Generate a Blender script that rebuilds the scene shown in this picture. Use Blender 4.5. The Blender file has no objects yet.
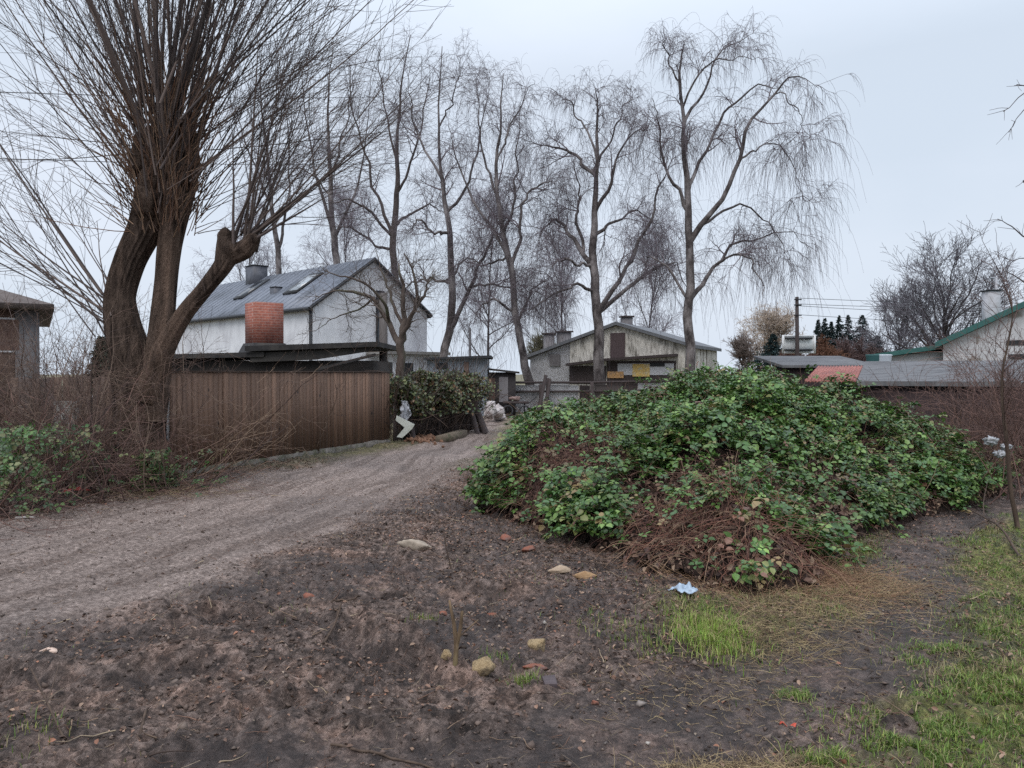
import bpy, math
import numpy as np
from math import radians, sin, cos, pi
from mathutils import Vector, Matrix

# ------------------------------------------------------------------ camera, sky, light, exposure
scene = bpy.context.scene
C = scene.collection
H = 1.65; F = 780.0; HY = 373.0
cam_d = bpy.data.cameras.new('camera'); cam = bpy.data.objects.new('camera', cam_d); C.objects.link(cam)
cam.location = (0, 0, H); cam.rotation_euler = (radians(90 - 0.808), 0, 0)
cam_d.sensor_width = 36; cam_d.lens = F / 1024 * 36; cam_d.clip_start = 0.05; cam_d.clip_end = 3000
scene.camera = cam
scene.render.resolution_x = 1024; scene.render.resolution_y = 768

SUN_EL, SUN_AZ = 55, 200      # a pale sun somewhere behind the cloud
world = bpy.data.worlds.new('World'); scene.world = world; world.use_nodes = True
nt = world.node_tree; nt.nodes.clear()
out = nt.nodes.new('ShaderNodeOutputWorld'); bg = nt.nodes.new('ShaderNodeBackground')
sky = nt.nodes.new('ShaderNodeTexSky'); sky.sky_type = 'NISHITA'; sky.sun_disc = False
sky.sun_elevation = radians(SUN_EL); sky.sun_rotation = radians(SUN_AZ); sky.air_density = 1.5; sky.dust_density = 3
tc = nt.nodes.new('ShaderNodeTexCoord')
mp = nt.nodes.new('ShaderNodeMapping'); mp.inputs['Scale'].default_value = (1.3, 1.3, 3.2)
mp.inputs['Location'].default_value = (0.35, 0.1, 0.0)
nz = nt.nodes.new('ShaderNodeTexNoise'); nz.inputs['Scale'].default_value = 1.5; nz.inputs['Detail'].default_value = 5; nz.inputs['Roughness'].default_value = 0.5
rp = nt.nodes.new('ShaderNodeValToRGB')
rp.color_ramp.elements[0].position = 0.32; rp.color_ramp.elements[0].color = (6.7, 7.6, 8.8, 1)
rp.color_ramp.elements[1].position = 0.72; rp.color_ramp.elements[1].color = (7.9, 8.6, 9.8, 1)
mx = nt.nodes.new('ShaderNodeMix'); mx.data_type = 'RGBA'; mx.inputs[0].default_value = 0.92
nt.links.new(tc.outputs['Generated'], mp.inputs['Vector']); nt.links.new(mp.outputs[0], nz.inputs['Vector'])
nt.links.new(nz.outputs['Fac'], rp.inputs['Fac'])
nt.links.new(sky.outputs[0], mx.inputs[6]); nt.links.new(rp.outputs[0], mx.inputs[7])
# an overcast sky is about twice as bright overhead as low down
sxz = nt.nodes.new('ShaderNodeSeparateXYZ'); nt.links.new(tc.outputs['Generated'], sxz.inputs[0])
zr_ = nt.nodes.new('ShaderNodeMapRange'); zr_.inputs[1].default_value = .35; zr_.inputs[2].default_value = .95; zr_.inputs[3].default_value = 1.0; zr_.inputs[4].default_value = 2.2; nt.links.new(sxz.outputs[2], zr_.inputs[0])
zs_ = nt.nodes.new('ShaderNodeVectorMath'); zs_.operation = 'SCALE'; nt.links.new(mx.outputs[2], zs_.inputs[0]); nt.links.new(zr_.outputs[0], zs_.inputs['Scale'])
nt.links.new(zs_.outputs[0], bg.inputs['Color']); bg.inputs['Strength'].default_value = 0.1
nt.links.new(bg.outputs[0], out.inputs['Surface'])
sd = bpy.data.lights.new('sun', 'SUN'); sd.energy = 1.4; sd.angle = radians(40); sd.color = (1, 0.93, 0.87)
so = bpy.data.objects.new('sun', sd); C.objects.link(so)
so.rotation_euler = (radians(90 - SUN_EL), 0, radians(180 - SUN_AZ))
vs = scene.view_settings
scene.display_settings.display_device = 'sRGB'
vs.view_transform = 'Standard'; vs.look = 'None'; vs.exposure = 0.06; vs.gamma = 1; vs.use_curve_mapping = False
scene.render.engine = 'CYCLES'
scene.cycles.max_bounces = 6; scene.cycles.diffuse_bounces = 3
scene.cycles.use_denoising = False

# ------------------------------------------------------------------ numeric helpers
RNG = np.random.default_rng(7)
_T2 = np.random.default_rng(1).random((256, 256))
_T3 = np.random.default_rng(2).random((64, 64, 64))
def vn(x, y):
    xi = np.floor(x).astype(int); yi = np.floor(y).astype(int); fx = x - xi; fy = y - yi
    fx = fx*fx*(3-2*fx); fy = fy*fy*(3-2*fy)
    a = _T2[xi & 255, yi & 255]; b = _T2[(xi+1) & 255, yi & 255]; c = _T2[xi & 255, (yi+1) & 255]; d = _T2[(xi+1) & 255, (yi+1) & 255]
    return (a*(1-fx)+b*fx)*(1-fy) + (c*(1-fx)+d*fx)*fy
def fbm(x, y, o=4, rough=0.5):
    s = 0; a = 1; t = 0; x = np.asarray(x, float); y = np.asarray(y, float)
    for i in range(o):
        s = s + a*vn(x + 17.3*i, y + 9.1*i); t += a; a *= rough
        x, y = (x*0.8 - y*0.6)*2.03, (x*0.6 + y*0.8)*2.03
    return s/t - 0.5
def vn3(x, y, z):
    xi, yi, zi = (np.floor(v).astype(int) for v in (x, y, z)); fx, fy, fz = x-xi, y-yi, z-zi
    fx, fy, fz = (f*f*(3-2*f) for f in (fx, fy, fz)); r = 0
    for i in (0, 1):
        for j in (0, 1):
            for k in (0, 1):
                r = r + _T3[(xi+i) & 63, (yi+j) & 63, (zi+k) & 63]*(fx if i else 1-fx)*(fy if j else 1-fy)*(fz if k else 1-fz)
    return r
def fbm3(x, y, z, o=3):
    s = 0; a = 1; t = 0
    for i in range(o):
        s = s + a*vn3(x+5.2*i, y+1.7*i, z+3.1*i); t += a; a *= .5; x, y, z = x*2.1, y*2.1, z*2.1
    return s/t - .5
def sst(a, b, x):
    t = np.clip((x-a)/(b-a), 0, 1); return t*t*(3-2*t)
def nrm(v):
    return v/np.maximum(np.linalg.norm(v, axis=-1, keepdims=True), 1e-9)
def at(px, py, D):
    """the point at depth D that the photograph shows at this pixel"""
    return np.array([(px-512)/F*D, D, H + (HY-py)/F*D])
def gpt(px, py):
    D = H*F/(py-HY); return ((px-512)/F*D, D)
def poly_sd(x, y, P):
    """distance to a closed polygon, positive inside"""
    P = np.asarray(P, float); d = np.full(np.shape(x), 1e9); ins = np.zeros(np.shape(x), bool)
    for i in range(len(P)):
        a = P[i]; b = P[(i+1) % len(P)]; e = b-a
        t = np.clip(((x-a[0])*e[0]+(y-a[1])*e[1])/(e@e), 0, 1)
        d = np.minimum(d, np.hypot(x-a[0]-t*e[0], y-a[1]-t*e[1]))
        c = ((a[1] > y) != (b[1] > y))
        with np.errstate(divide='ignore', invalid='ignore'):
            ins ^= c & (x < (b[0]-a[0])*(y-a[1])/(b[1]-a[1]+1e-12)+a[0])
    return np.where(ins, d, -d)
def line_coord(x, y, P):
    """(signed offset to the right of an open polyline, distance along it)"""
    P = np.asarray(P, float); best = np.full(np.shape(x), 1e9); sd_ = np.zeros(np.shape(x)); al = np.zeros(np.shape(x)); acc = 0
    for i in range(len(P)-1):
        a, b = P[i], P[i+1]; e = b-a; L = np.hypot(*e); u = e/L
        t = np.clip((x-a[0])*u[0]+(y-a[1])*u[1], 0, L)
        d = np.hypot(x-a[0]-t*u[0], y-a[1]-t*u[1]); s = (x-a[0])*u[1]-(y-a[1])*u[0]
        m = d < best; best = np.where(m, d, best); sd_ = np.where(m, np.sign(s)*d, sd_); al = np.where(m, acc+t, al); acc += L
    return sd_, al
def smooth_line(P, n):
    """Catmull-Rom resample of a polyline (any number of columns)"""
    P = np.asarray(P, float); Q = np.vstack([2*P[0]-P[1], P, 2*P[-1]-P[-2]]); k = len(P)-1
    t = np.linspace(0, k-1e-6, n); i = t.astype(int); f = (t-i)[:, None]
    a, b, c, d = Q[i], Q[i+1], Q[i+2], Q[i+3]
    return .5*((2*b)+(-a+c)*f+(2*a-5*b+4*c-d)*f*f+(-a+3*b-3*c+d)*f**3)

# ------------------------------------------------------------------ ground relief
LANE_R = [(-9, 1.0), (-4.6, 3.2), (-3.05, 4.65), (-2.4, 5.9), (-1.75, 8.2), (-.95, 12), (-.35, 19), (-.1, 25), (.05, 33)]
LANE_L = [(-1.2, 33), (-1.2, 27), (-1.6, 22), (-2.5, 18), (-4.1, 12.6), (-5.2, 9.3), (-6.3, 7.4), (-10, 5), (-16, 3)]
LANE = LANE_R + LANE_L
PATH = [(-3, 2.3), (.0, 3.25), (.64, 3.6), (1.4, 4.06), (2.46, 5.2), (3.6, 6.9), (4.6, 8.5), (6.2, 10.0), (9.5, 11)]
FOOT = [(-.50, 9.3), (-.1, 8.8), (.45, 7.75), (.95, 6.85), (1.3, 6.15), (1.75, 5.75), (2.3, 5.85), (2.7, 6.6), (3.5, 7.7), (4.6, 8.9), (6.1, 10.0), (7.2, 11.2), (7.4, 13), (6.6, 15.5), (4.5, 17), (2, 17), (.6, 15.6), (.1, 13), (-.35, 11)]
GRASS_R = [(1.25, 2.4), (1.35, 3.2), (1.85, 3.85), (2.85, 5.1), (4.0, 6.9), (5.0, 8.5), (6.6, 9.6), (13, 10.2), (13, 2.4)]
GRASS_L = [(1.15, 5.75), (1.6, 5.65), (2.3, 5.7), (3.25, 7.1), (4.3, 8.4), (3.3, 7.0), (2.75, 5.7), (1.9, 4.6), (1.45, 4.3), (1.15, 4.9)]
def gz(x, y, masks=False):
    x = np.asarray(x, float); y = np.asarray(y, float)
    w = fbm(x*.7, y*.7, 3)*1.1
    sand = sst(-.35, .45, poly_sd(x, y, LANE) + w*.55 + fbm(x*4, y*4, 3)*.5)
    d, s = line_coord(x, y, LANE_R)
    d = -d
    pd, ps = line_coord(x, y, PATH)
    path = 1-sst(.26, .52, np.abs(pd+fbm(x*1.2, y*1.2, 3)*.7))
    near = 1-sst(9, 16, np.hypot(x, y))
    clod = (1-.72*sand)*(1-.55*path)
    f1 = fbm(x*1.1+3, y*1.1, 3)
    f2 = fbm(x*5, y*5, 4, .62)
    f3 = fbm(x*17, y*17, 3, .6)
    f4 = np.abs(fbm(x*9+3, y*9, 3, .6)); f5 = fbm(x*34, y*34, 2, .6)
    z = .09*f1 + .11*f2*clod*(0.5+1.2*sst(-.3, .3, fbm(x*.9+8, y*.9, 2))) + .055*f3*clod - .09*(f4-.1)*clod + .022*f5*(clod+.15)
    for d0, wd, dp in ((.35, .09, .035), (.62, .06, .02), (1.05, .10, .03), (1.9, .09, .035), (2.2, .06, .015), (2.6, .1, .02)):
        z = z - sand*dp*np.exp(-((d-d0+fbm(s*.35, s*0+d0*9, 3)*.6)/wd)**2)
    streak = fbm(d*8+fbm(x*.8, y*.8, 3)*3, s*.45+fbm(x*2, y*2, 2), 4, .65)
    z = z + sand*.012*streak
    # a soil step torn by a wheel in the foreground
    e = (x+.75)*.64 - (y-4.6)*.77; q = (x+.75)*.77 + (y-4.6)*.64; q = q+.25*fbm(x*3, y*3, 3)
    hol = np.exp(-(e/.66)**4)*np.exp(-((q+.08)/.10)**2)
    bank = np.exp(-(e/.72)**4)*np.exp(-((q-.13)/.10)**2)*(1+2*fbm(x*7, y*7, 3))
    for cx_, cy_, ax_, L_ in ((-2.0, 5.3, .9, .45), (-1.9, 4.3, .3, .4), (-.2, 5.9, -.2, .35), (-2.6, 4.2, .1, .3)):
        e2 = (x-cx_)*cos(ax_)+(y-cy_)*sin(ax_); q2 = -(x-cx_)*sin(ax_)+(y-cy_)*cos(ax_)+.3*fbm(x*3+7, y*3, 3); w2 = np.exp(-(e2/L_)**4)
        hol = np.maximum(hol, .8*w2*np.exp(-((q2+.07)/.08)**2)); bank = np.maximum(bank, .55*w2*np.exp(-((q2-.09)/.08)**2))
    z = z - .09*hol*near + .12*bank*near
    z = z - .035*path*near
    z = z - .65*sst(12.5, 18, y)*sst(3.5, 7.5, x)*(1-sst(80, 200, y))
    z = np.where(np.hypot(x, y) > 60, z*.5, z)
    if not masks: return z
    gr = np.maximum(sst(-.25, .35, poly_sd(x, y, GRASS_R)+fbm(x*1.7, y*1.7, 4, .6)*1.4+.10), .9*sst(-.2, .25, poly_sd(x, y, GRASS_L)+fbm(x*2.2, y*2.2, 4)*1.0+.08))
    gr = gr*(1-.9*path)
    gr = np.maximum(gr, sst(12, 16, y)*.5*(1-sand))
    wet = np.clip(path*.8 + hol + .9*sst(.02, .2, fbm(x*.8+20, y*.8, 3)) , 0, 1)*(1-sand*.6)  # hollows of the soil steps get the same darker, smoother mix
    dirt_l = (1-sand)*(1-path)
    return z, sand, gr, wet, streak, path, dirt_l

# ------------------------------------------------------------------ materials
def _nodes(name):
    m = bpy.data.materials.new(name); m.use_nodes = True; t = m.node_tree; b = t.nodes['Principled BSDF']; return m, t, b
def _noise(t, scale, detail=4, rough=.6, stretch=(1, 1, 1), vec='Object', rot=(0, 0, 0)):
    c = t.nodes.new('ShaderNodeTexCoord'); m = t.nodes.new('ShaderNodeMapping'); m.inputs['Scale'].default_value = stretch; m.inputs['Rotation'].default_value = rot
    n = t.nodes.new('ShaderNodeTexNoise'); n.inputs['Scale'].default_value = scale; n.inputs['Detail'].default_value = detail; n.inputs['Roughness'].default_value = rough
    t.links.new(c.outputs[vec], m.inputs[0]); t.links.new(m.outputs[0], n.inputs['Vector']); return n
def _ramp(t, src, stops):
    r = t.nodes.new('ShaderNodeValToRGB'); e = r.color_ramp.elements
    while len(e) < len(stops): e.new(.5)
    for k, (p, c) in enumerate(stops): e[k].position = p; e[k].color = (*c, 1)
    t.links.new(src, r.inputs['Fac']); return r.outputs['Color']
def _mixc(t, fac, a, b, mode='MIX'):
    m = t.nodes.new('ShaderNodeMix'); m.data_type = 'RGBA'; m.blend_type = mode
    for i, v in ((0, fac), (6, a), (7, b)):
        if isinstance(v, (int, float)): m.inputs[i].default_value = v
        elif isinstance(v, tuple): m.inputs[i].default_value = (*v, 1)
        else: t.links.new(v, m.inputs[i])
    return m.outputs[2]
def _bump(t, b, h, strength=.5, dist=.02):
    n = t.nodes.new('ShaderNodeBump'); n.inputs['Strength'].default_value = strength; n.inputs['Distance'].default_value = dist
    t.links.new(h, n.inputs['Height']); t.links.new(n.outputs[0], b.inputs['Normal'])
def mat(name, c1, c2, scale=5, rough=.8, stretch=(1, 1, 1), bump=.4, bdist=.01, c3=None, big=.6, metal=0, bscale=None, spec=.3):
    """two-tone mottled material: c1..c2 by noise, c3 in larger stains"""
    m, t, b = _nodes(name)
    n = _noise(t, scale, 5, .65, stretch); col = _ramp(t, n.outputs['Fac'], [(.3, c1), (.7, c2)])
    if c3:
        n2 = _noise(t, big, 4, .6, stretch); f = t.nodes.new('ShaderNodeMapRange'); f.inputs[1].default_value = .48; f.inputs[2].default_value = .66
        t.links.new(n2.outputs['Fac'], f.inputs[0]); col = _mixc(t, f.outputs[0], col, c3)
    t.links.new(col, b.inputs['Base Color']); b.inputs['Roughness'].default_value = rough; b.inputs['Metallic'].default_value = metal
    b.inputs['Specular IOR Level'].default_value = spec
    if bump: _bump(t, b, _noise(t, bscale or scale*2, 5, .65, stretch).outputs['Fac'], bump, bdist)
    return m
def mat_attr(name, rough=.6, spec=.4, var=.35, scale=30, trans=0):
    """colour from the mesh's own per-piece colour attribute, mottled a little"""
    m, t, b = _nodes(name)
    a = t.nodes.new('ShaderNodeAttribute'); a.attribute_name = 'col'
    n = _noise(t, scale, 3, .6); v = t.nodes.new('ShaderNodeMapRange'); v.inputs[3].default_value = 1-var; v.inputs[4].default_value = 1+var
    t.links.new(n.outputs['Fac'], v.inputs[0])
    c = t.nodes.new('ShaderNodeVectorMath'); c.operation = 'SCALE'; t.links.new(a.outputs['Color'], c.inputs[0]); t.links.new(v.outputs[0], c.inputs['Scale'])
    t.links.new(c.outputs[0], b.inputs['Base Color']); b.inputs['Roughness'].default_value = rough; b.inputs['Specular IOR Level'].default_value = spec
    if trans:
        tr = t.nodes.new('ShaderNodeBsdfTranslucent'); t.links.new(c.outputs[0], tr.inputs[0]); ms = t.nodes.new('ShaderNodeMixShader'); ms.inputs[0].default_value = trans
        t.links.new(b.outputs[0], ms.inputs[1]); t.links.new(tr.outputs[0], ms.inputs[2]); t.links.new(ms.outputs[0], t.nodes['Material Output'].inputs['Surface'])
    return m
def mat_bark(name, c1, c2, c3=None, scale=9, bump=.8, bdist=.03, stretch=(1, 1, .22)):
    return mat(name, c1, c2, scale, .9, stretch, bump, bdist, c3, 2.2, 0, scale*1.3, .15)

# ------------------------------------------------------------------ mesh helpers
def root_loc(p):
    while p.parent is not None: p = p.parent
    return np.array(p.location)
def tag(o, label=None, cat=None, group=None, kind=None):
    for k, v in (('label', label), ('category', cat), ('group', group), ('kind', kind)):
        if v: o[k] = v
    return o
def thing(name, label, cat, loc, group=None, kind=None):
    o = bpy.data.objects.new(name, None); C.objects.link(o); o.location = tuple(float(v) for v in loc); o.empty_display_size = .2
    return tag(o, label, cat, group, kind)
class MB:
    """collects verts and faces (world coordinates); build() links them as one mesh object"""
    def __init__(s): s.V = []; s.F4 = []; s.F3 = []; s.Fn = []; s.col = []; s.n = 0
    def add(s, V, F, col=None):
        V = np.asarray(V, float).reshape(-1, 3); F = np.asarray(F, int)
        s.V.append(V)
        if F.size: (s.F4 if F.shape[1] == 4 else s.F3).append(F + s.n)
        if col is not None:
            col = np.asarray(col, float); s.col.append(np.broadcast_to(col, (len(V), 3)) if col.ndim == 1 else col)
        else: s.col.append(np.full((len(V), 3), .5))
        s.n += len(V); return s
    def ngon(s, V, col=None):
        V = np.asarray(V, float); s.Fn.append(list(range(s.n, s.n+len(V)))); s.V.append(V)
        s.col.append(np.broadcast_to(np.asarray(col if col is not None else (.5, .5, .5), float), (len(V), 3))); s.n += len(V); return s
    def box(s, lo, hi, R=None, o=(0, 0, 0), col=None, jit=0):
        lo = np.array(lo, float); hi = np.array(hi, float)
        V = np.array([[x, y, z] for z in (0, 1) for y in (0, 1) for x in (0, 1)], float)*(hi-lo)+lo
        if jit: V = V + RNG.normal(0, jit, V.shape)
        if R is not None: V = V @ np.asarray(R).T
        V = V + np.array(o)
        return s.add(V, [[0, 2, 3, 1], [4, 5, 7, 6], [0, 1, 5, 4], [2, 6, 7, 3], [0, 4, 6, 2], [1, 3, 7, 5]], col)
    def prism(s, poly, ax, o=(0, 0, 0), u=(1, 0, 0), v=(0, 0, 1), col=None):
        """poly in the (u, v) plane, extruded by vector ax"""
        P = np.array([np.array(o)+a*np.array(u)+b*np.array(v) for a, b in poly]); Q = P+np.array(ax); n = len(P)
        s.ngon(P, col); s.ngon(Q[::-1], col)
        for i in range(n):
            j = (i+1) % n; s.add([P[i], P[j], Q[j], Q[i]], [[0, 1, 2, 3]], col)
        return s
    def rot(s, c, deg):
        """turn everything collected so far about the vertical through c"""
        R = rotz(radians(deg)); c = np.array([c[0], c[1], 0.]); s.V = [(v-c) @ R.T + c for v in s.V]; return s
    def tube(s, P, R, sides=8, col=None):
        V, Fc = tubes(np.asarray(P, float)[None], np.broadcast_to(np.asarray(R, float), (len(P),))[None], sides, True); return s.add(V, Fc, col)
    def build(s, name, m, parent=None, smooth=False, loc=None, matw=None):
        V = np.concatenate(s.V); col = np.concatenate(s.col)
        if parent is not None: base = root_loc(parent)
        else: base = np.array(loc, float) if loc is not None else np.array([V[:, 0].mean(), V[:, 1].mean(), V[:, 2].min()])
        V = V - base
        f4 = np.concatenate(s.F4) if s.F4 else np.zeros((0, 4), int); f3 = np.concatenate(s.F3) if s.F3 else np.zeros((0, 3), int)
        loops = np.concatenate([f4.ravel(), f3.ravel()] + [np.array(f) for f in s.Fn]).astype(np.int32)
        cnt = np.concatenate([np.full(len(f4), 4), np.full(len(f3), 3), np.array([len(f) for f in s.Fn], int)]).astype(np.int32)
        me = bpy.data.meshes.new(name); me.vertices.add(len(V)); me.loops.add(len(loops)); me.polygons.add(len(cnt))
        me.vertices.foreach_set('co', V.astype(np.float32).ravel()); me.loops.foreach_set('vertex_index', loops)
        me.polygons.foreach_set('loop_start', np.concatenate([[0], np.cumsum(cnt)[:-1]]).astype(np.int32)); me.polygons.foreach_set('loop_total', cnt)
        if smooth: me.polygons.foreach_set('use_smooth', np.ones(len(cnt), bool))
        me.update(calc_edges=True)
        a = me.color_attributes.new('col', 'FLOAT_COLOR', 'POINT'); a.data.foreach_set('color', np.hstack([col, np.ones((len(V), 1))]).astype(np.float32).ravel())
        me.validate()
        if m: me.materials.append(m)
        o = bpy.data.objects.new(name, me); C.objects.link(o)
        if parent is not None: o.parent = parent
        else: o.location = tuple(base)
        return o
def tubes(P, R, sides=3, cap=False):
    """P [n,m,3], R [n,m] -> one vertex array and quads"""
    n, m, _ = P.shape
    T = np.gradient(P, axis=1); T = nrm(T); mean = nrm(P[:, -1]-P[:, 0]+1e-6)
    ref = np.where(np.abs(mean[:, 2:3]) > .7, np.array([[1., .13, 0]]), np.array([[.1, 0, 1.]]))
    ref = nrm(ref - (ref*mean).sum(-1, keepdims=True)*mean)[:, None, :]
    A = nrm(ref-(ref*T).sum(-1, keepdims=True)*T); B = np.cross(T, A)
    an = np.arange(sides)*2*pi/sides
    V = P[:, :, None, :] + R[:, :, None, None]*(A[:, :, None, :]*np.cos(an)[None, None, :, None] + B[:, :, None, :]*np.sin(an)[None, None, :, None])
    idx = np.arange(n*m*sides).reshape(n, m, sides); nx = np.roll(idx, -1, axis=2)
    Fq = np.stack([idx[:, :-1], nx[:, :-1], nx[:, 1:], idx[:, 1:]], -1).reshape(-1, 4)
    V = V.reshape(-1, 3)
    if cap and sides > 4:
        ex = []
        for row in (idx[:, 0], idx[:, -1]):
            for r in row:
                for k in range(1, (sides-1)//2+0):
                    ex.append([r[k-1] if k == 1 else r[k-1], r[k], r[sides-k-1], r[sides-k] if k > 1 else r[sides-1]])
        if ex: Fq = np.vstack([Fq, np.array(ex)])
    return V, Fq
def grow(P0, D0, L, nseg, wob=.1, grav=0., rng=RNG, wob_k=1.0):
    """strands from P0 along D0, wobbling, bent by grav (negative droops)"""
    n = len(P0); P = np.zeros((n, nseg+1, 3)); P[:, 0] = P0; d = nrm(D0.copy()); st = (L/nseg)[:, None]
    g = np.zeros((n, 3)); g[:, 2] = grav
    for i in range(nseg):
        d = nrm(d + rng.normal(0, wob, (n, 3)) + g*(1 if np.isscalar(grav) else 1)); P[:, i+1] = P[:, i]+d*st
    return P
def taper(n, nseg, r0, r1, p=1.0):
    t = np.linspace(0, 1, nseg+1)[None]**p; r0 = np.broadcast_to(r0, (n,))[:, None]; r1 = np.broadcast_to(r1, (n,))[:, None]; return r0*(1-t)+r1*t
def spawn(P, R, k, t0=.25, t1=.98, a0=25, a1=60, rng=RNG):
    """k side shoots per strand: positions, directions, parent radius there, parent t"""
    n, m, _ = P.shape; i = np.repeat(np.arange(n), k); t = rng.uniform(t0, t1, n*k); f = t*(m-1); j = np.minimum(f.astype(int), m-2); f = f-j
    p = P[i, j]*(1-f[:, None])+P[i, j+1]*f[:, None]; d = nrm(P[i, j+1]-P[i, j]); r = R[i, j]*(1-f)+R[i, j+1]*f
    q = nrm(np.cross(d, rng.normal(0, 1, d.shape))); a = np.radians(rng.uniform(a0, a1, n*k))[:, None]
    return p, d*np.cos(a)+q*np.sin(a), r, t
def limb(pts, n=14, wob=.0, rng=RNG):
    """pts: (px, py, depth, radius m) -> path [n,3] and radii [n]"""
    Q = np.array([[*at(a, b, c), r] for a, b, c, r in pts]); Q = smooth_line(Q, n)
    if wob: 
        w = rng.normal(0, wob, (n, 3)); w[0] = 0; w = (w+np.roll(w, 1, 0))/2; w[0] = 0; Q[:, :3] += w
    return Q[:, :3], np.maximum(Q[:, 3], .004)
def leafset(P, N, size, wid, rng=RNG, fold=.25, axis=None, lobes=1):
    """ovate folded leaves at P with normal N; lobes=3 gives a bramble leaf of three leaflets. Returns V, F, count per leaf"""
    n = len(P); N = nrm(N); A = nrm(np.cross(N, rng.normal(0, 1, (n, 3)))) if axis is None else nrm(axis-(axis*N).sum(-1, keepdims=True)*N)
    B = np.cross(N, A); size = np.broadcast_to(size, (n,))
    Vs = []; 
    shape = np.array([[0, 0, 0], [.30, .5, 1], [.68, .42, 1], [1, 0, 0], [.68, -.42, 1], [.30, -.5, 1]])
    for L in range(lobes):
        ang = (0, 1.15, -1.15)[L]; k = (1, .8, .8)[L]; off = (.32, .08, .08)[L] if lobes > 1 else 0
        a = A*cos(ang)+B*sin(ang); b = -A*sin(ang)+B*cos(ang)
        tilt = rng.normal(0, .18, (n, 1)); a = nrm(a + N*tilt)
        s = (size*k)[:, None]
        V = P[:, None, :] + (a*off*s*1.6)[:, None, :] + (a*s)[:, None, :]*shape[None, :, 0:1] + (b*s*wid)[:, None, :]*shape[None, :, 1:2]*1.0 + (N*s*fold*.35)[:, None, :]*shape[None, :, 2:3]
        V[:, 3] -= N*s*.12
        Vs.append(V)
    V = np.stack(Vs, 1).reshape(-1, 3); c = n*lobes; i = (np.arange(c)*6)[:, None]
    Fq = np.vstack([i+np.array([[0, 1, 2, 3]]), i+np.array([[0, 3, 4, 5]])])
    return V, Fq, 6*lobes
def rotz(a): return np.array([[cos(a), -sin(a), 0], [sin(a), cos(a), 0], [0, 0, 1]])
def blob(c, r, seed, amp=.25, nu=14, nv=9, flat=1.0, fr=1.6, cut=False):
    """an irregular stone-like lump"""
    r = np.broadcast_to(np.array(r, float), (3,)); u, v = np.meshgrid(np.linspace(0, 2*pi, nu, endpoint=False), np.linspace(0, pi, nv)); 
    D = np.stack([np.sin(v)*np.cos(u), np.sin(v)*np.sin(u), np.cos(v)], -1).reshape(-1, 3)
    k = 1+amp*2*fbm3(*(D*fr+seed*7.7+30).T, 2)
    if cut: k = np.minimum(k*1.25, .72/np.maximum((D@nrm(np.random.default_rng(seed).normal(0, 1, (11, 3))).T).max(1), .05))*(1+.06*fbm3(*(D*5+seed+20).T, 2))
    V = D*k[:, None]*r+np.array(c); idx = np.arange(nu*nv).reshape(nv, nu); nx = np.roll(idx, -1, 1)
    return V, np.stack([idx[:-1], idx[1:], nx[1:], nx[:-1]], -1).reshape(-1, 4)
def blobs_small(P, S, rng):
    """many small clods: jittered octahedra"""
    n = len(P); O = np.array([[1, 0, 0], [0, 1, 0], [-1, 0, 0], [0, -1, 0], [0, 0, .8], [0, 0, -.8]], float)
    V = P[:, None]+S[:, None, None]*(O[None]+rng.normal(0, .28, (n, 6, 3))); i = (np.arange(n)*6)[:, None]
    Fq = np.vstack([i+np.array([f]) for f in ([0, 1, 4], [1, 2, 4], [2, 3, 4], [3, 0, 4], [1, 0, 5], [2, 1, 5], [3, 2, 5], [0, 3, 5])]); return V.reshape(-1, 3), Fq
def pick(rng, n, cols, w=None, jit=.18):
    cols = np.array(cols, float); i = rng.choice(len(cols), n, p=w); return cols[i]*(1+rng.normal(0, jit, (n, 1)).clip(-.6, .8))

# ------------------------------------------------------------------ the ground
def axis_pts(lo, hi, step, outlo, outhi, k=1.045):
    a = list(np.arange(lo, hi, step)); s = step; x = a[-1]
    while x < outhi: s *= k; x += s; a.append(x)
    s = step; x = a[0]; b = []
    while x > outlo: s *= k; x -= s; b.append(x)
    return np.array(b[::-1]+a)
gx = axis_pts(-4.2, 4.6, .017, -500, 500, 1.022); gy = axis_pts(2.6, 7.6, .017, -40, 900, 1.022)
X, Y = np.meshgrid(gx, gy); Z, sand, gr, wet, streak, path, dl = gz(X, Y, True)
m, t, b = _nodes('earth')
at1 = t.nodes.new('ShaderNodeAttribute'); at1.attribute_name = 'col'; sp = t.nodes.new('ShaderNodeSeparateColor'); t.links.new(at1.outputs['Color'], sp.inputs[0])
at2 = t.nodes.new('ShaderNodeAttribute'); at2.attribute_name = 'streak'
n1 = _noise(t, 13, 10, .80); mud = _ramp(t, n1.outputs['Fac'], [(.39, (.034, .024, .020)), (.50, (.135, .101, .085)), (.60, (.34, .265, .230))])
n2 = _noise(t, 26, 6, .75); sandc = _ramp(t, n2.outputs['Fac'], [(.38, (.145, .112, .098)), (.50, (.25, .196, .172)), (.63, (.43, .35, .312))])
r2 = _ramp(t, at2.outputs['Fac'], [(.34, (.68, .64, .61)), (.5, (.92, .90, .88)), (.66, (1.14, 1.12, 1.10))])
sandc = _mixc(t, 1.0, sandc, r2, 'MULTIPLY')
n3 = _noise(t, 16, 8, .75); grc = _ramp(t, n3.outputs['Fac'], [(.38, (.055, .052, .024)), (.5, (.135, .145, .045)), (.63, (.33, .31, .11))])
nl = _noise(t, 1.6, 5, .7); mud = _mixc(t, 1.0, mud, _ramp(t, nl.outputs['Fac'], [(.38, (.42, .39, .38)), (.5, (.88, .84, .82)), (.62, (1.38, 1.20, 1.10))]), 'MULTIPLY'); col = _mixc(t, sp.outputs[0], mud, sandc); col = _mixc(t, sp.outputs[1], col, grc)
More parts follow.
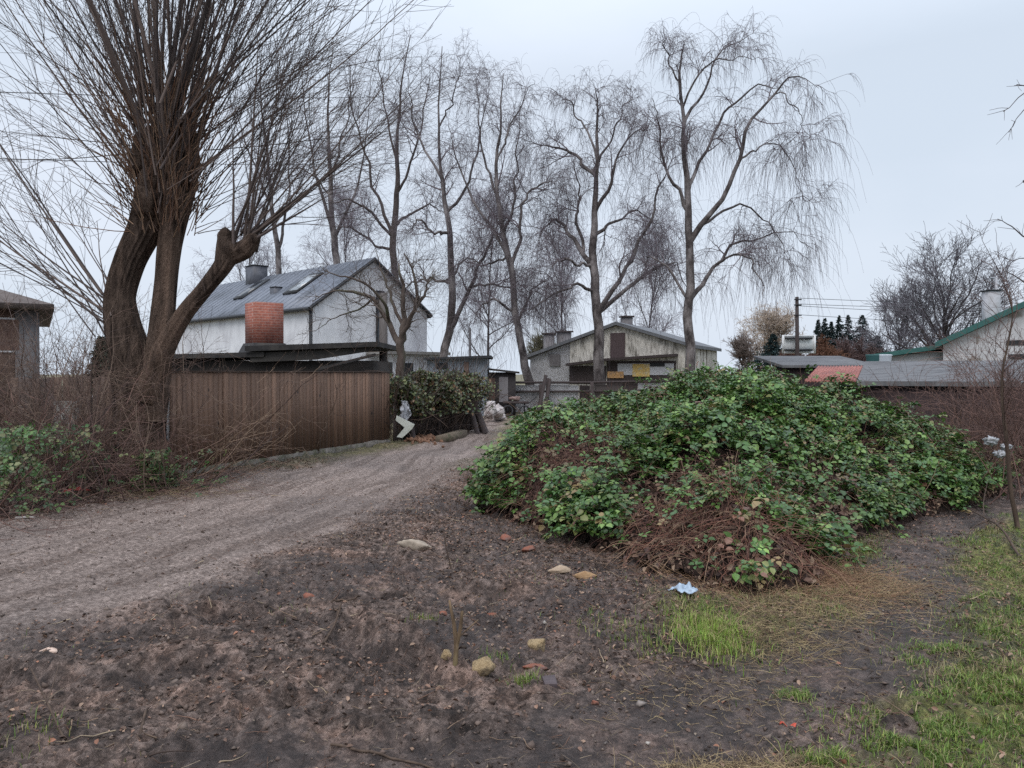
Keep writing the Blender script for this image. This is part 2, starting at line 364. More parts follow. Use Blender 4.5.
wf = t.nodes.new('ShaderNodeMath'); wf.operation = 'MULTIPLY'; wf.inputs[1].default_value = .58; t.links.new(sp.outputs[2], wf.inputs[0])
col = _mixc(t, wf.outputs[0], col, (.062, .050, .048)); t.links.new(col, b.inputs['Base Color'])
rr = t.nodes.new('ShaderNodeMapRange'); rr.inputs[3].default_value = .82; rr.inputs[4].default_value = .48; t.links.new(sp.outputs[2], rr.inputs[0]); t.links.new(rr.outputs[0], b.inputs['Roughness'])
b.inputs['Specular IOR Level'].default_value = .35
_bump(t, b, _noise(t, 60, 8, .8).outputs['Fac'], 1.0, .03)
EARTH = m
mb = MB(); idx = np.arange(X.size).reshape(X.shape)
Fg = np.stack([idx[:-1, :-1], idx[:-1, 1:], idx[1:, 1:], idx[1:, :-1]], -1).reshape(-1, 4)
mb.add(np.stack([X, Y, Z], -1).reshape(-1, 3), Fg, np.stack([sand, gr, wet], -1).reshape(-1, 3))
g = mb.build('ground', m, None, True, loc=(0, 0, 0)); tag(g, 'muddy bare ground with a worn sandy lane crossing it', 'ground', kind='structure')
sa = g.data.attributes.new('streak', 'FLOAT', 'POINT'); sa.data.foreach_set('value', (streak+.5).astype(np.float32).ravel())

# ------------------------------------------------------------------ bramble mound surface
CREST = np.array([(-.6, .35), (.0, .72), (.5, .96), (1.3, 1.0), (2.1, 1.10), (2.9, 1.24), (3.7, 1.53), (4.3, 1.46), (5.0, 1.22), (5.7, 1.02), (6.4, .84), (7.2, .50)])
def mound(x, y):
    d = poly_sd(x, y, FOOT)
    u = x*12/np.maximum(y, 5)                   # bearing across the heap
    h = np.interp(u, CREST[:, 0], CREST[:, 1])
    h = h*(.82+.18*sst(6, 12, y))
    wdt = np.interp(u, [-.6, .4, 1.2, 2.4, 4, 5.4, 7], [.7, .9, 1.7, 3.1, 3.6, 2.6, 1.2])
    f = np.clip(d/wdt, 0, 1); f = .55*(1-(1-f)**1.7)+.45*np.sqrt(f)*np.clip(1.25-.25*f, 0, 1.2)
    return np.where(d > 0, h*f*(1+.75*fbm(x*1.3, y*1.3, 4, .6)) , 0)
mx_, my_ = np.meshgrid(np.arange(-.8, 7.8, .07), np.arange(5.4, 17.4, .07)); mzv = mound(mx_, my_)
hz = gz(mx_, my_)+mzv*.90-.05 + .16*fbm(mx_*7, my_*7, 3, .7)
CANE_SHADE = mat('dead_cane_gap_shade', (.015, .010, .008), (.060, .034, .025), 14, .9, (1, 1, 1), 1, .05)  # dead-cane brown, darkened to carry the shade in the leaf gaps
bramble = thing('bramble_thicket', 'big mound of green bramble with brown dead canes showing through', 'bramble', (2.8, 9.5, 0))
mb = MB(); idx = np.arange(mx_.size).reshape(mx_.shape); ok = (mzv > .04)
Fm = np.stack([idx[:-1, :-1], idx[:-1, 1:], idx[1:, 1:], idx[1:, :-1]], -1)[ok[:-1, :-1]].reshape(-1, 4)
mb.add(np.stack([mx_, my_, hz], -1).reshape(-1, 3), Fm)
mb.build('shaded_dead_growth', CANE_SHADE, bramble, True)
def mnormal(x, y, e=.12):
    s = lambda a, b: mound(a, b)
    return nrm(np.stack([s(x-e, y)-s(x+e, y), s(x, y-e)-s(x, y+e), np.full(np.shape(x), 2*e)], -1))
LEAF = mat_attr('bramble_leaf', .40, .42, .3, 25, .10)
rng = np.random.default_rng(11)
def bramble_density(x, y, z):
    d = fbm(x*1.5+4, y*1.5+2, 3)*2.6 + .62
    for cx, cy, r, k in ((2.9, 7.6, .25, 1), (3.6, 9.0, .3, .8), (1.3, 9.6, .3, 1), (2.6, 9.3, .35, .8), (4.6, 10.2, .3, .8), (.72, 8.9, .42, 1.5), (1.7, 6.3, .50, 1.15), (1.35, 6.9, .35, .8), (2.25, 6.2, .3, .4), (.55, 13.2, .6, 1.2), (1.9, 8.0, .35, .8), (.3, 8.3, .3, .8), (4.0, 12, .5, .5)):
        d = d - k*np.exp(-((x-cx)**2+(y-cy)**2)/r**2)
    return np.clip(d, .04, 1)
def pts_in(n, lo, hi, rng): return rng.uniform(lo[0], hi[0], n), rng.uniform(lo[1], hi[1], n)
# leaves on the surface, more where the slope is steep
x, y = pts_in(210000, (-.9, 5.5), (7.6, 17), rng); h = mound(x, y); N = mnormal(x, y)
keep = (h > .10) & (rng.random(len(x)) < np.clip(bramble_density(x, y, h)*(.35+.5*(1-N[:, 2])+.0*h), 0, 1)*np.where(y > 13.5, .45, 1)*1.15)
x, y, h, N = x[keep], y[keep], h[keep], N[keep]
lump = fbm(x*3.1, y*3.1, 3)
off = rng.random(len(x))**1.3*.15 + .62*np.clip(lump+.05, 0, .4)
P = np.stack([x, y, gz(x, y)*.9+h], -1)+N*(off-.02)[:, None]
Nl = N*.7+np.array([0, 0, .7])+rng.normal(0, .42, P.shape)
size = rng.gamma(9, .0068, len(P)).clip(.028, .095)
V, Fq, k = leafset(P, Nl, size, .78, rng, .3, None, 3)
LC = [(.052, .112, .026), (.084, .160, .034), (.135, .215, .055), (.062, .122, .044), (.16, .175, .060), (.22, .16, .07), (.15, .075, .05)]
LW = [.26, .26, .18, .17, .07, .04, .02]
tint = 1+.9*np.clip(fbm(x*.8, y*.8, 2), -.3, .4)[:, None]
cols = pick(rng, len(P), LC, LW, .22)*tint
mb = MB(); mb.add(V, Fq, np.repeat(cols, k, 0))
# arching canes with leaves, breaking the outline
def canes(n, region, Lr, rng, up=.8, grav=-.10, leafy=True, rad=.004, mbL=None, mbC=None, colr=((.10, .04, .03), (.06, .07, .03)), lpc=9, leafsize=(.05, .08), colsL=LC, w=LW, dens=True):
    x, y = pts_in(n*4, region[0], region[1], rng); h = mound(x, y); k = h > .12
    if leafy and dens: k &= rng.random(len(x)) < bramble_density(x, y, h)
    x, y, h = x[k][:n], y[k][:n], h[k][:n]; N = mnormal(x, y); P0 = np.stack([x, y, gz(x, y)+h], -1)
    D = N*.8+rng.normal(0, .7, P0.shape)+np.array([0, 0, up]); L = rng.uniform(*Lr, len(x))
    P = grow(P0-N*.05, D, L, 9, .10, grav, rng)
    fl = gz(P[..., 0], P[..., 1])+mound(P[..., 0], P[..., 1])+.015; P[..., 2] = np.maximum(P[..., 2], fl)
    V, Fq = tubes(P, taper(len(P), 9, rad, rad*.5), 4); mbC.add(V, Fq, np.repeat(pick(rng, len(P), colr), 40, 0))
    if leafy:
        p, d, r, t_ = spawn(P, P[..., 0]*0+rad, lpc, .15, 1, 40, 90, rng); Nn = np.array([0, 0, .9])+N[np.repeat(np.arange(len(P)), lpc)]*.35+rng.normal(0, .35, p.shape)
        V, Fq, kk = leafset(p, Nn, rng.uniform(*leafsize, len(p)), .78, rng, .3, d, 3); mbL.add(V, Fq, np.repeat(pick(rng, len(p), colsL, w, .2), kk, 0))
mc = MB()
canes(1700, ((-.8, 5.6), (7.4, 16)), (.25, .6), rng, .35, -.16, True, .0035, mb, mc)
canes(130, ((-.8, 5.6), (7.4, 14)), (.4, .75), rng, .8, -.16, True, .004, mb, mc, lpc=12)
canes(2000, ((-.8, 5.6), (7.4, 15)), (.25, .7), rng, .1, -.12, False, .0028, None, mc, ((.13, .06, .045), (.20, .13, .09), (.09, .05, .04)))
canes(800, ((.9, 5.7), (2.6, 7.1)), (.2, .6), rng, .0, -.16, False, .0026, None, mc, ((.17, .085, .06), (.26, .17, .11), (.11, .055, .045), (.22, .10, .07)))
canes(500, ((-.3, 7.8), (1.2, 9.6)), (.2, .6), rng, .0, -.14, False, .003, None, mc, ((.14, .065, .05), (.20, .12, .08), (.10, .05, .04)))
mb.build('foliage', LEAF, bramble)
BRANCHY = mat_attr('cane_skin', .75, .25, .3, 40)
x, y = pts_in(60000, (-.6, 5.7), (7.2, 13), rng); h = mound(x, y); k = (h > .02) & (bramble_density(x, y, h)+.25*(h > .5) < rng.random(len(x))+.1); x, y, h = x[k], y[k], h[k]
P = np.stack([x, y, gz(x, y)+h*.9-.01+.05*rng.random(len(x))], -1); V, Fq, k = leafset(P, mnormal(x, y)+rng.normal(0, .6, P.shape), rng.gamma(3, .014, len(P)).clip(.015, .08), .6, rng, .6)
md = MB(); md.add(V, Fq, np.repeat(pick(rng, len(P), [(.10, .06, .045), (.16, .10, .07), (.24, .17, .12), (.07, .045, .038)]), k, 0)); md.build('dead_leaves', BRANCHY, bramble)
BRANCHD = mat_bark('dark_twig', (.045, .032, .026), (.115, .082, .062), None, 25, .8, .006)
mc.build('canes', BRANCHY, bramble)

# ------------------------------------------------------------------ grass, litter, clods, twigs
rng = np.random.default_rng(21)
def blades(x, y, hgt, wid, cols, rng, lean=.5):
    n = len(x); z = gz(x, y)-.004; P = np.stack([x, y, z], -1); a = rng.uniform(0, 2*pi, n); d = np.stack([np.cos(a), np.sin(a), 0*a], -1); s = np.stack([-np.sin(a), np.cos(a), 0*a], -1)
    l = rng.uniform(.1, 1, n)*lean; up = np.array([0, 0, 1.])
    m1 = P+(up*.55+d*(l*.35)[:, None])*hgt[:, None]; tip = P+(up*(1-.35*l)[:, None]+d*l[:, None]*1.1)*hgt[:, None]; w = wid[:, None]*s
    V = np.stack([P-w, P+w, m1+w*.75, m1-w*.75, tip], 1).reshape(-1, 3); i = (np.arange(n)*5)[:, None]
    return V, i+np.array([[0, 1, 2, 3]]), i+np.array([[3, 2, 4]]), np.repeat(cols, 5, 0)
GRASS = mat_attr('grass_blade', .55, .3, .25, 20, .2)
def scatter(n, lo, hi, prob, rng):
    x, y = pts_in(n, lo, hi, rng); p = prob(x, y); k = rng.random(n) < p; return x[k], y[k]
GC = [(.10, .17, .032), (.15, .22, .045), (.22, .25, .06), (.26, .22, .11), (.33, .27, .16)]
def add_blades(mb, x, y, h0, h1, cols, rng, lean=.7, w=.0022):
    a, f4, f3, c = blades(x, y, rng.uniform(h0, h1, len(x)), rng.uniform(.6, 1.3, len(x))*w, cols, rng, lean); b0 = mb.n; mb.add(a, f4, c); mb.F3.append(f3+b0)
gm = MB()
def gp(x, y): return gz(x, y, True)[2]
def pr(x, y):
    q = fbm(x*2.3+40, y*2.3, 4, .6); return gp(x, y)*sst(-.12, .18, q)*(poly_sd(x, y, FOOT) < .25)
x, y = scatter(260000, (.4, 2.5), (7.2, 10.2), pr, rng); dry = fbm(x*1.6+9, y*1.6, 3) > np.where(poly_sd(x, y, GRASS_R) < 0, -.03, .10)
c = np.where(dry[:, None], pick(rng, len(x), GC, [.14, .16, .20, .26, .24]), pick(rng, len(x), GC, [.38, .33, .17, .08, .04]))
add_blades(gm, x, y, .018, .065, c, rng, 1.1)
# dense green patches along the right edge and bottom
def keepn(x, y, k=-.02): m_ = fbm(x*6+2, y*6, 3) > k; return x[m_], y[m_]
for cx, cy, r, n in ((2.6, 4.6, .35, 2600), (3.6, 5.6, .4, 2600), (4.0, 4.6, .5, 2200), (4.9, 7.2, .5, 2200), (2.05, 3.72, .38, 4200), (1.75, 3.38, .26, 3000), (2.55, 3.95, .4, 4200), (3.1, 4.9, .4, 3000), (4.3, 6.6, .5, 3000), (1.38, 3.3, .15, 800), (4.6, 7.6, .4, 1400), (1.52, 4.1, .12, 500)):
    x = rng.normal(cx, r*.55, n); y = rng.normal(cy, r*.35, n); x, y = keepn(x, y); add_blades(gm, x, y, .018, .06, pick(rng, len(x), GC, [.42, .28, .14, .08, .08], .3), rng, 1.2)
# sparse blades over the mud
x, y = scatter(30000, (-4, 2.5), (2.5, 8.5), lambda x, y: .10*sst(.02, .3, fbm(x*1.3+70, y*1.3, 3))*(1-gz(x, y, True)[1]), rng); add_blades(gm, x, y, .02, .06, pick(rng, len(x), GC, [.3, .3, .2, .1, .1]), rng, .8, .0018)
for px, py, n, r in ((525, 682, 160, .05), (425, 622, 60, .05), (640, 636, 200, .12), (655, 652, 120, .08), (600, 625, 80, .1), (460, 610, 0, .1), (30, 740, 60, .1), (495, 660, 60, .06)):
    X0, Y0 = gpt(px, py)
    if n: add_blades(gm, rng.normal(X0, r, n), rng.normal(Y0, r, n), .03, .075, pick(rng, n, GC, [.3, .4, .2, .05, .05]), rng, .7)
o = gm.build('grass', GRASS, None, loc=(2.5, 5, 0)); tag(o, 'short patchy green and straw grass beside the muddy footpath', 'grass', kind='stuff')
# bright tuft next to the bag
tm = MB(); X0, Y0 = gpt(713, 640); n = 2400; x = rng.normal(X0, .12, n); y = rng.normal(Y0+.05, .15, n)
add_blades(tm, x, y, .04, .10, pick(rng, n, [(.17, .29, .045), (.24, .34, .06), (.30, .33, .10), (.34, .28, .14)], None), rng, .8, .0026)
o = tm.build('grass_tuft', GRASS, None, loc=(X0, Y0, 0)); tag(o, 'dense bright green grass tuft in front of the blue-white plastic bag', 'grass tuft')
# straw thatch
sm = MB()
def straw(n, cx, cy, sx, sy, rng, L=(.06, .2), cols=((.38, .29, .16), (.28, .21, .12), (.19, .135, .08), (.12, .085, .055))):
    x = rng.normal(cx, sx, n); y = rng.normal(cy, sy, n); P0 = np.stack([x, y, gz(x, y)+.006], -1); D = rng.normal(0, 1, P0.shape); D[:, 2] = np.abs(D[:, 2])*.25+.05
    P = grow(P0, D, rng.uniform(*L, n), 4, .12, -.05, rng); P[..., 2] = np.maximum(P[..., 2], gz(P[..., 0], P[..., 1])+.004)
    V, Fq = tubes(P, taper(n, 4, .0014, .0008), 3); sm.add(V, Fq, np.repeat(pick(rng, n, cols), 15, 0))
straw(1200, 1.95, 5.5, .28, .25, rng); straw(700, 1.6, 4.9, .22, .22, rng); straw(1500, 2.7, 6.1, .35, .35, rng); straw(800, .95, 3.2, .22, .06, rng, (.04, .12))
straw(700, 3.1, 4.3, .5, .6, rng, (.04, .12)); straw(800, 4.3, 6.2, .5, .7, rng, (.04, .12)); straw(500, 1.2, 4.1, .4, .25, rng, (.03, .09)); straw(350, -.1, 3.3, 1.6, .3, rng, (.02, .06), ((.16, .12, .09), (.22, .17, .12)))
straw(2600, 2.2, 6.25, .42, .3, rng, (.12, .35), ((.35, .22, .13), (.26, .15, .09))); straw(600, -4.9, 10.8, .5, .4, rng, (.1, .4))
o = sm.build('dry_straw', BRANCHY, None, loc=(2, 5, 0)); tag(o, 'matted pale straw of last year lying on the ground', 'straw', kind='stuff')
# leaf litter
def lit(x, y):
    z_, s_, g_, w_, st_, p_, d_ = gz(x, y, True)
    base = .12+.5*sst(-.15, .25, fbm(x*1.4+11, y*1.4+5, 4))
    nearm = np.exp(-np.clip(-poly_sd(x, y, FOOT), 0, 9)/.9)*1.2
    left = sst(.5, -.3, line_coord(x, y, [(-6.3, 7.4), (-5.2, 9.3), (-4.1, 12.6), (-2.5, 18)])[0])*.8
    return np.clip((base+nearm+left*1.3)*(1-.93*s_)*(1-.75*p_), 0, 1)
x, y = scatter(190000, (-8, 2.5), (5.5, 15), lit, rng)
P = np.stack([x, y, gz(x, y)+.006], -1); Nl = np.array([0, 0, 1.])+rng.normal(0, .38, P.shape)
V, Fq, k = leafset(P, Nl, rng.gamma(2.6, .0078, len(P)).clip(.006, .034), .6, rng, .4)
lm = MB(); lm.add(V, Fq, np.repeat(pick(rng, len(P), [(.11, .065, .045), (.18, .105, .072), (.25, .165, .115), (.06, .040, .032), (.30, .23, .17), (.22, .10, .06)], [.31, .29, .15, .17, .02, .06], .2), k, 0))
o = lm.build('leaf_litter', mat_attr('dead_leaf', .6, .35, .3, 30), None, loc=(0, 6, 0)); tag(o, 'wet brown fallen leaves scattered over the mud', 'fallen leaves', kind='stuff')
x, y = scatter(50000, (-5.5, 2.5), (3.5, 9.5), lambda x, y: (.25+.6*sst(0, .3, fbm(x*2+31, y*2, 3)))*(1-.8*gz(x, y, True)[1]), rng)
V, Fq = blobs_small(np.stack([x, y, gz(x, y)+.002], -1), rng.gamma(1.7, .0036, len(x)).clip(.0025, .024), rng)
cm = MB(); cm.add(V, Fq, np.repeat(pick(rng, len(x), [(.08, .058, .047), (.12, .088, .073), (.15, .115, .095), (.045, .033, .027)]), 6, 0))
o = cm.build('soil_clods', mat_attr('clod', .85, .25, .3, 60), None, loc=(0, 5, 0)); tag(o, 'small crumbs and clods of dark wet soil', 'soil', kind='stuff')
x, y = scatter(26000, (-6, 2.5), (4.5, 13), lambda x, y: np.clip(.25+lit(x, y)*.7, 0, 1)*(1-.7*gz(x, y, True)[1]), rng)
P0 = np.stack([x, y, gz(x, y)+.01], -1); D = rng.normal(0, 1, P0.shape); D[:, 2] = .02+np.abs(D[:, 2])*.10
P = grow(P0, D, rng.gamma(1.5, .045, len(x)).clip(.02, .5), 5, .13, 0, rng); P[..., 2] = np.maximum(P[..., 2]-.0, gz(P[..., 0], P[..., 1])+.004)
V, Fq = tubes(P, taper(len(x), 5, rng.gamma(2.5, .0008, len(x)).clip(.0009, .005), .0008), 4)
wm = MB(); wm.add(V, Fq, np.repeat(pick(rng, len(x), [(.12, .07, .05), (.19, .13, .09), (.055, .036, .028), (.32, .25, .17)], [.4, .25, .27, .08]), 24, 0))
o = wm.build('twig_litter', BRANCHY, None, loc=(0, 6, 0)); tag(o, 'broken twigs scattered over the bare soil', 'twigs', kind='stuff')
x, y = scatter(3200, (-6, 2.5), (4.5, 12), lambda x, y: .15+.35*sst(.0, .3, fbm(x*2+55, y*2, 3)), rng)
V, Fq = blobs_small(np.stack([x, y, gz(x, y)+.002], -1), rng.gamma(1.6, .0035, len(x)).clip(.003, .022), rng)
cm = MB(); cm.add(V, Fq, np.repeat(pick(rng, len(x), [(.16, .135, .12), (.12, .10, .09), (.30, .27, .24), (.20, .09, .06)], [.45, .46, .05, .04]), 6, 0))
o = cm.build('gravel', mat_attr('pebble', .7, .35, .2, 60), None, loc=(0, 5, 0)); tag(o, 'small stones and crushed brick strewn in the soil', 'gravel', kind='stuff')

# ------------------------------------------------------------------ stones, bricks, rubbish in the foreground
def ground_at(px, py):
    X0, Y0 = gpt(px, py); return X0, Y0, float(gz(X0, Y0))
SAND_STONE = mat('sandstone', (.26, .18, .095), (.44, .33, .19), 30, .85, (1, 1, 1), 1, .02, (.10, .075, .05), 12)
def stone(px, py, r, seed, label, m=SAND_STONE, amp=.4, sink=.55, name='stone', cat='stone', flat=.75):
    X0, Y0, z0 = ground_at(px, py); mb = MB(); V, Fq = blob((X0, Y0, z0+r[2]*(1-sink)), np.array(r)*1.1, seed, amp, 26, 18, cut=True); mb.add(V, Fq)
    o = mb.build(name, m, None, False, loc=(X0, Y0, z0)); return tag(o, label, cat)
stone(537, 647, (.062, .05, .048), 3, 'angular tan stone lying above a red brick fragment')
stone(481, 677, (.060, .045, .042), 5, 'rounded tan stone to the right of the upright sapling stump')
stone(446, 670, (.030, .03, .040), 8, 'small pale yellow stone leaning against the sapling stump')
stone(416, 551, (.15, .07, .05), 12, 'flat pale beige stone alone on the dark soil by the lane', mat('pale_stone', (.24, .20, .155), (.42, .35, .28), 18, .85, (1, 1, 1), .6, .01))
stone(585, 576, (.10, .05, .05), 17, 'orange-brown stone at the foot of the brambles', mat('orange_stone', (.26, .15, .075), (.40, .27, .15), 20, .85, (1, 1, 1), .6, .01))
stone(562, 575, (.09, .05, .03), 21, 'pale flat stone beside the orange-brown stone', mat('buff_stone', (.28, .20, .14), (.42, .33, .24), 18, .85, (1, 1, 1), .6, .01))
stone(47, 651, (.055, .035, .018), 23, 'pinkish flat stone at the edge of the sandy lane', mat('pink_stone', (.48, .33, .25), (.62, .48, .4), 18, .85, (1, 1, 1), .4, .01))
BRICKR = mat('red_brick_piece', (.17, .06, .038), (.28, .115, .075), 25, .85, (1, 1, 1), .8, .01, (.12, .08, .07), 12)
stone(533, 665, (.055, .035, .02), 31, 'red brick fragment below the angular tan stone', BRICKR, name='brick_fragment', cat='brick')
stone(492, 614, (.028, .02, .018), 33, 'tiny orange brick chip in the middle of the dark soil', BRICKR, name='brick_fragment', cat='brick')
stone(443, 612, (.024, .02, .018), 34, 'tiny dull red brick chip left of the stump tip', BRICKR, name='brick_fragment', cat='brick')
stone(529, 553, (.07, .05, .03), 35, 'red brick lump among leaves near the bramble edge', BRICKR, name='brick_fragment', cat='brick')
stone(505, 545, (.05, .04, .03), 36, 'small red brick lump left of the larger one by the brambles', BRICKR, name='brick_fragment', cat='brick')
stone(308, 597, (.04, .03, .025), 37, 'orange brick lump beside the long stick on the soil', BRICKR, name='brick_fragment', cat='brick')
stone(596, 700, (.02, .015, .010), 38, 'sliver of red brick right of the dark block', BRICKR, name='brick_fragment', cat='brick')
# dark brick lying flat
X0, Y0, z0 = ground_at(550, 686); mb = MB(); mb.box((-.033, -.06, -.02), (.033, .06, .032), rotz(.05), (X0, Y0, z0), jit=.003)
o = mb.build('dark_brick', mat('slate_brick', (.06, .045, .05), (.10, .078, .078), 18, .65, (1, 6, 1), .5, .004), None, loc=(X0, Y0, z0)); tag(o, 'dark brown rectangular block lying flat in the foreground mud', 'brick')
bv = o.modifiers.new('bevel', 'BEVEL'); bv.width = .004; bv.segments = 2
# red scrap
X0, Y0, z0 = ground_at(782, 716); mb = MB(); u = np.linspace(0, 1, 7)
V = np.array([[a*.07, b*.03-.015+.008*sin(a*9), .012*sin(a*5+b*3)+.008] for b in (0, .5, 1) for a in u]) @ rotz(-.6).T+np.array([X0, Y0, z0]); ix = np.arange(21).reshape(3, 7)
mb.add(V, np.stack([ix[:-1, :-1], ix[:-1, 1:], ix[1:, 1:], ix[1:, :-1]], -1).reshape(-1, 4)); o = mb.build('plastic_scrap', mat('red_plastic', (.42, .05, .03), (.5, .09, .05), 8, .4, bump=0), None, True, loc=(X0, Y0, z0))
o.modifiers.new('solid', 'SOLIDIFY').thickness = .002; tag(o, 'small orange-red plastic scrap in dead grass near the bottom edge', 'scrap')
# crumpled plastic bag
def crumple(px, py, L, W, ang, seed, name, m, label, hgt=.05, cat='plastic bag', z=None, D=None):
    if D is None: X0, Y0, z0 = ground_at(px, py)
    else: X0, Y0, z0 = at(px, py, D)
    u, v = np.meshgrid(np.linspace(-1, 1, 22), np.linspace(-1, 1, 14)); w = (1-.45*np.clip(u, -1, 1))*.8
    hx = hgt*(.25+.9*(fbm(u*2.3+seed, v*2.3, 3)+.3)*(1-u*u*.5)*(1-v*v*.6)) + .25*hgt*np.abs(fbm(u*5+seed, v*5+2, 2))
    V = np.stack([u*L*(1+.2*fbm(v*2+seed, u, 2)), v*W*w*(1+.4*fbm(u*3+seed, v*3, 2)), hx], -1).reshape(-1, 3) @ rotz(ang).T+np.array([X0, Y0, z0]); ix = np.arange(u.size).reshape(u.shape)
    mb = MB(); mb.add(V, np.stack([ix[:-1, :-1], ix[:-1, 1:], ix[1:, 1:], ix[1:, :-1]], -1).reshape(-1, 4)); o = mb.build(name, m, None, True, loc=(X0, Y0, z0))
    s = o.modifiers.new('solid', 'SOLIDIFY'); s.thickness = .003; return tag(o, label, cat)
PLAST = mat('blue_white_plastic', (.28, .36, .45), (.42, .50, .58), 9, .4, bump=.3, bdist=.01, c3=(.16, .20, .26), big=14)
crumple(687, 603, .085, .085, -.95, 3, 'plastic_bag', PLAST, 'crumpled blue-white plastic bag at the foot of the brambles', .13)
# upright sapling stump and thin stick
BARKY = mat_bark('twig_bark', (.06, .042, .028), (.24, .165, .10), (.13, .13, .055), 25, .8, .006)
X0, Y0, z0 = ground_at(455, 676); st = thing('sapling_stump', 'short upright broken sapling stump standing in the foreground mud', 'stump', (X0, Y0, z0))
Y1 = Y0; mb = MB(); P, R = limb([(455, 680, Y0, .017), (456, 655, Y0, .014), (455, 630, Y0, .011), (449, 601, Y0, .006)], 12, .003); mb.tube(P, R, 10); mb.build('stem', BARKY, st, True)
mb = MB(); P, R = limb([(456, 650, Y0, .011), (460, 630, Y0-.01, .010), (462, 612, Y0-.02, .008)], 8); mb.tube(P, R, 8); P, R = limb([(457, 640, Y0, .005), (470, 628, Y0+.05, .003), (478, 621, Y0+.1, .002)], 8); mb.tube(P, R, 6); mb.build('side_shoot', BARKY, st, True)
X0, Y0, z0 = ground_at(452, 570); mb = MB(); P, R = limb([(452, 572, Y0, .006), (447, 552, Y0, .005), (443, 531, Y0, .003)], 8, .006); mb.tube(P, R, 6); o = mb.build('dead_stalk', BRANCHD, None, True, loc=(X0, Y0, z0)); tag(o, 'thin dark stalk standing upright beyond the broken stump', 'stalk')
def sticks(pts, label, r=.008, name='fallen_stick', mat_=None, extra=()):
    Q = []
    for px, py, dz in pts: X0, Y0, z0 = ground_at(px, py); Q.append([X0, Y0, z0+dz, r])
    for i in range(1, len(Q)): Q[i][3] = r*(1-.5*i/len(Q))
    Q = smooth_line(Q, 12); Q[:, 2] = np.maximum(Q[:, 2], gz(Q[:, 0], Q[:, 1])+r*.6); mb = MB(); mb.tube(Q[:, :3], Q[:, 3], 8)
    for e in extra:
        E = [];
        for px, py, dz in e: X0, Y0, z0 = ground_at(px, py); E.append([X0, Y0, z0+dz])
        E = smooth_line(E, 8); mb.tube(E, np.linspace(r*.6, r*.25, 8), 6)
    o = mb.build(name, mat_ or BRANCHD, None, True, loc=Q[0, :3]); return tag(o, label, 'stick')
sticks([(322, 642, .0), (334, 629, .03), (341, 622, .05)], 'short pale stick poking out of the soil step', .009)
sticks([(330, 602, .0), (345, 600, .01), (360, 598, .0)], 'long brown stick beside the orange brick lump', .008)
sticks([(138, 735, 0), (143, 722, .02), (146, 712, .01)], 'brown stick pointing away in the lower left mud', .007)
sticks([(90, 672, 0), (103, 660, .02), (118, 652, .0)], 'dark stick near the pinkish flat stone', .006)
sticks([(62, 742, 0), (40, 716, .12), (28, 700, .16)], 'dark forked twig sticking up in the lower left corner', .006, extra=([(44, 720, .10), (52, 705, .14), (58, 694, .16)],))
sticks([(1022, 560, .0), (1003, 542, .10), (985, 528, .16), (968, 515, .12)], 'long dark bare branch leaning over the grass at the right edge', .012, extra=([(990, 531, .15), (975, 533, .1), (965, 545, .02)], [(985, 528, .16), (985, 515, .22), (990, 500, .3)]))
sticks([(560, 562, .0), (600, 566, .02), (640, 571, .0)], 'thin brown stick along the edge of the bramble litter', .006)
sticks([(330, 745, .0), (385, 756, .005), (440, 764, .0)], 'dark curved root along the bottom edge', .007)

# ------------------------------------------------------------------ brown board fence along the lane
def fence_mats():
    m, t, b = _nodes('stained_board'); a = t.nodes.new('ShaderNodeAttribute'); a.attribute_name = 'col'
    n = _noise(t, 7, 6, .7, (6, 6, .35)); c = _ramp(t, n.outputs['Fac'], [(.3, (.68, .66, .65)), (.5, (1, 1, 1)), (.75, (1.25, 1.2, 1.17))]); cc = _mixc(t, 1., a.outputs['Color'], c, 'MULTIPLY')
    v = t.nodes.new('ShaderNodeTexVoronoi'); v.inputs['Scale'].default_value = 4.5; cmap = t.nodes.new('ShaderNodeMapping'); cmap.inputs['Scale'].default_value = (1, 1, .55)
    cd = t.nodes.new('ShaderNodeTexCoord'); t.links.new(cd.outputs['Object'], cmap.inputs[0]); t.links.new(cmap.outputs[0], v.inputs['Vector'])
    kn = t.nodes.new('ShaderNodeMapRange'); kn.inputs[1].default_value = .05; kn.inputs[2].default_value = .11; t.links.new(v.outputs['Distance'], kn.inputs[0])
    cc = _mixc(t, kn.outputs[0], (.02, .012, .01), cc); t.links.new(cc, b.inputs['Base Color']); b.inputs['Roughness'].default_value = .75
    _bump(t, b, n.outputs['Fac'], .4, .005); return m
BOARD = fence_mats()
def board_run(mb, A, B, h0, h1, w, th, rng, cols, gap=.004, jit=.006, base=0.02, lean=0):
    A = np.array(A, float); B = np.array(B, float); L = np.hypot(*(B-A)); u = (B-A)/L; nrml = np.array([u[1], -u[0]]); s = 0
    R = np.array([[u[0], nrml[0], 0], [u[1], nrml[1], 0], [0, 0, 1]])
    while s < L-.02:
        ww = w*rng.uniform(.92, 1.08); t_ = s/L; h = h0*(1-t_)+h1*t_+rng.normal(0, jit); p = A+u*s; z0 = float(gz(*(p+u*ww/2)))
        tw = rng.normal(0, lean); Rr = R @ np.array([[cos(tw), 0, sin(tw)], [0, 1, 0], [-sin(tw), 0, cos(tw)]])
        yo = rng.normal(0, .003)
        mb.box((0, yo-th/2, base), (ww-gap, yo+th/2, h-z0), Rr, (p[0], p[1], z0), pick(rng, 1, cols, None, .16)[0]); s += ww
rng = np.random.default_rng(5)
FA, FB = (-5.42, 12.35), (-2.92, 18.5)
f = thing('board_fence', 'tall brown fence of close vertical boards along the lane', 'fence', (FA[0], FA[1], 0))
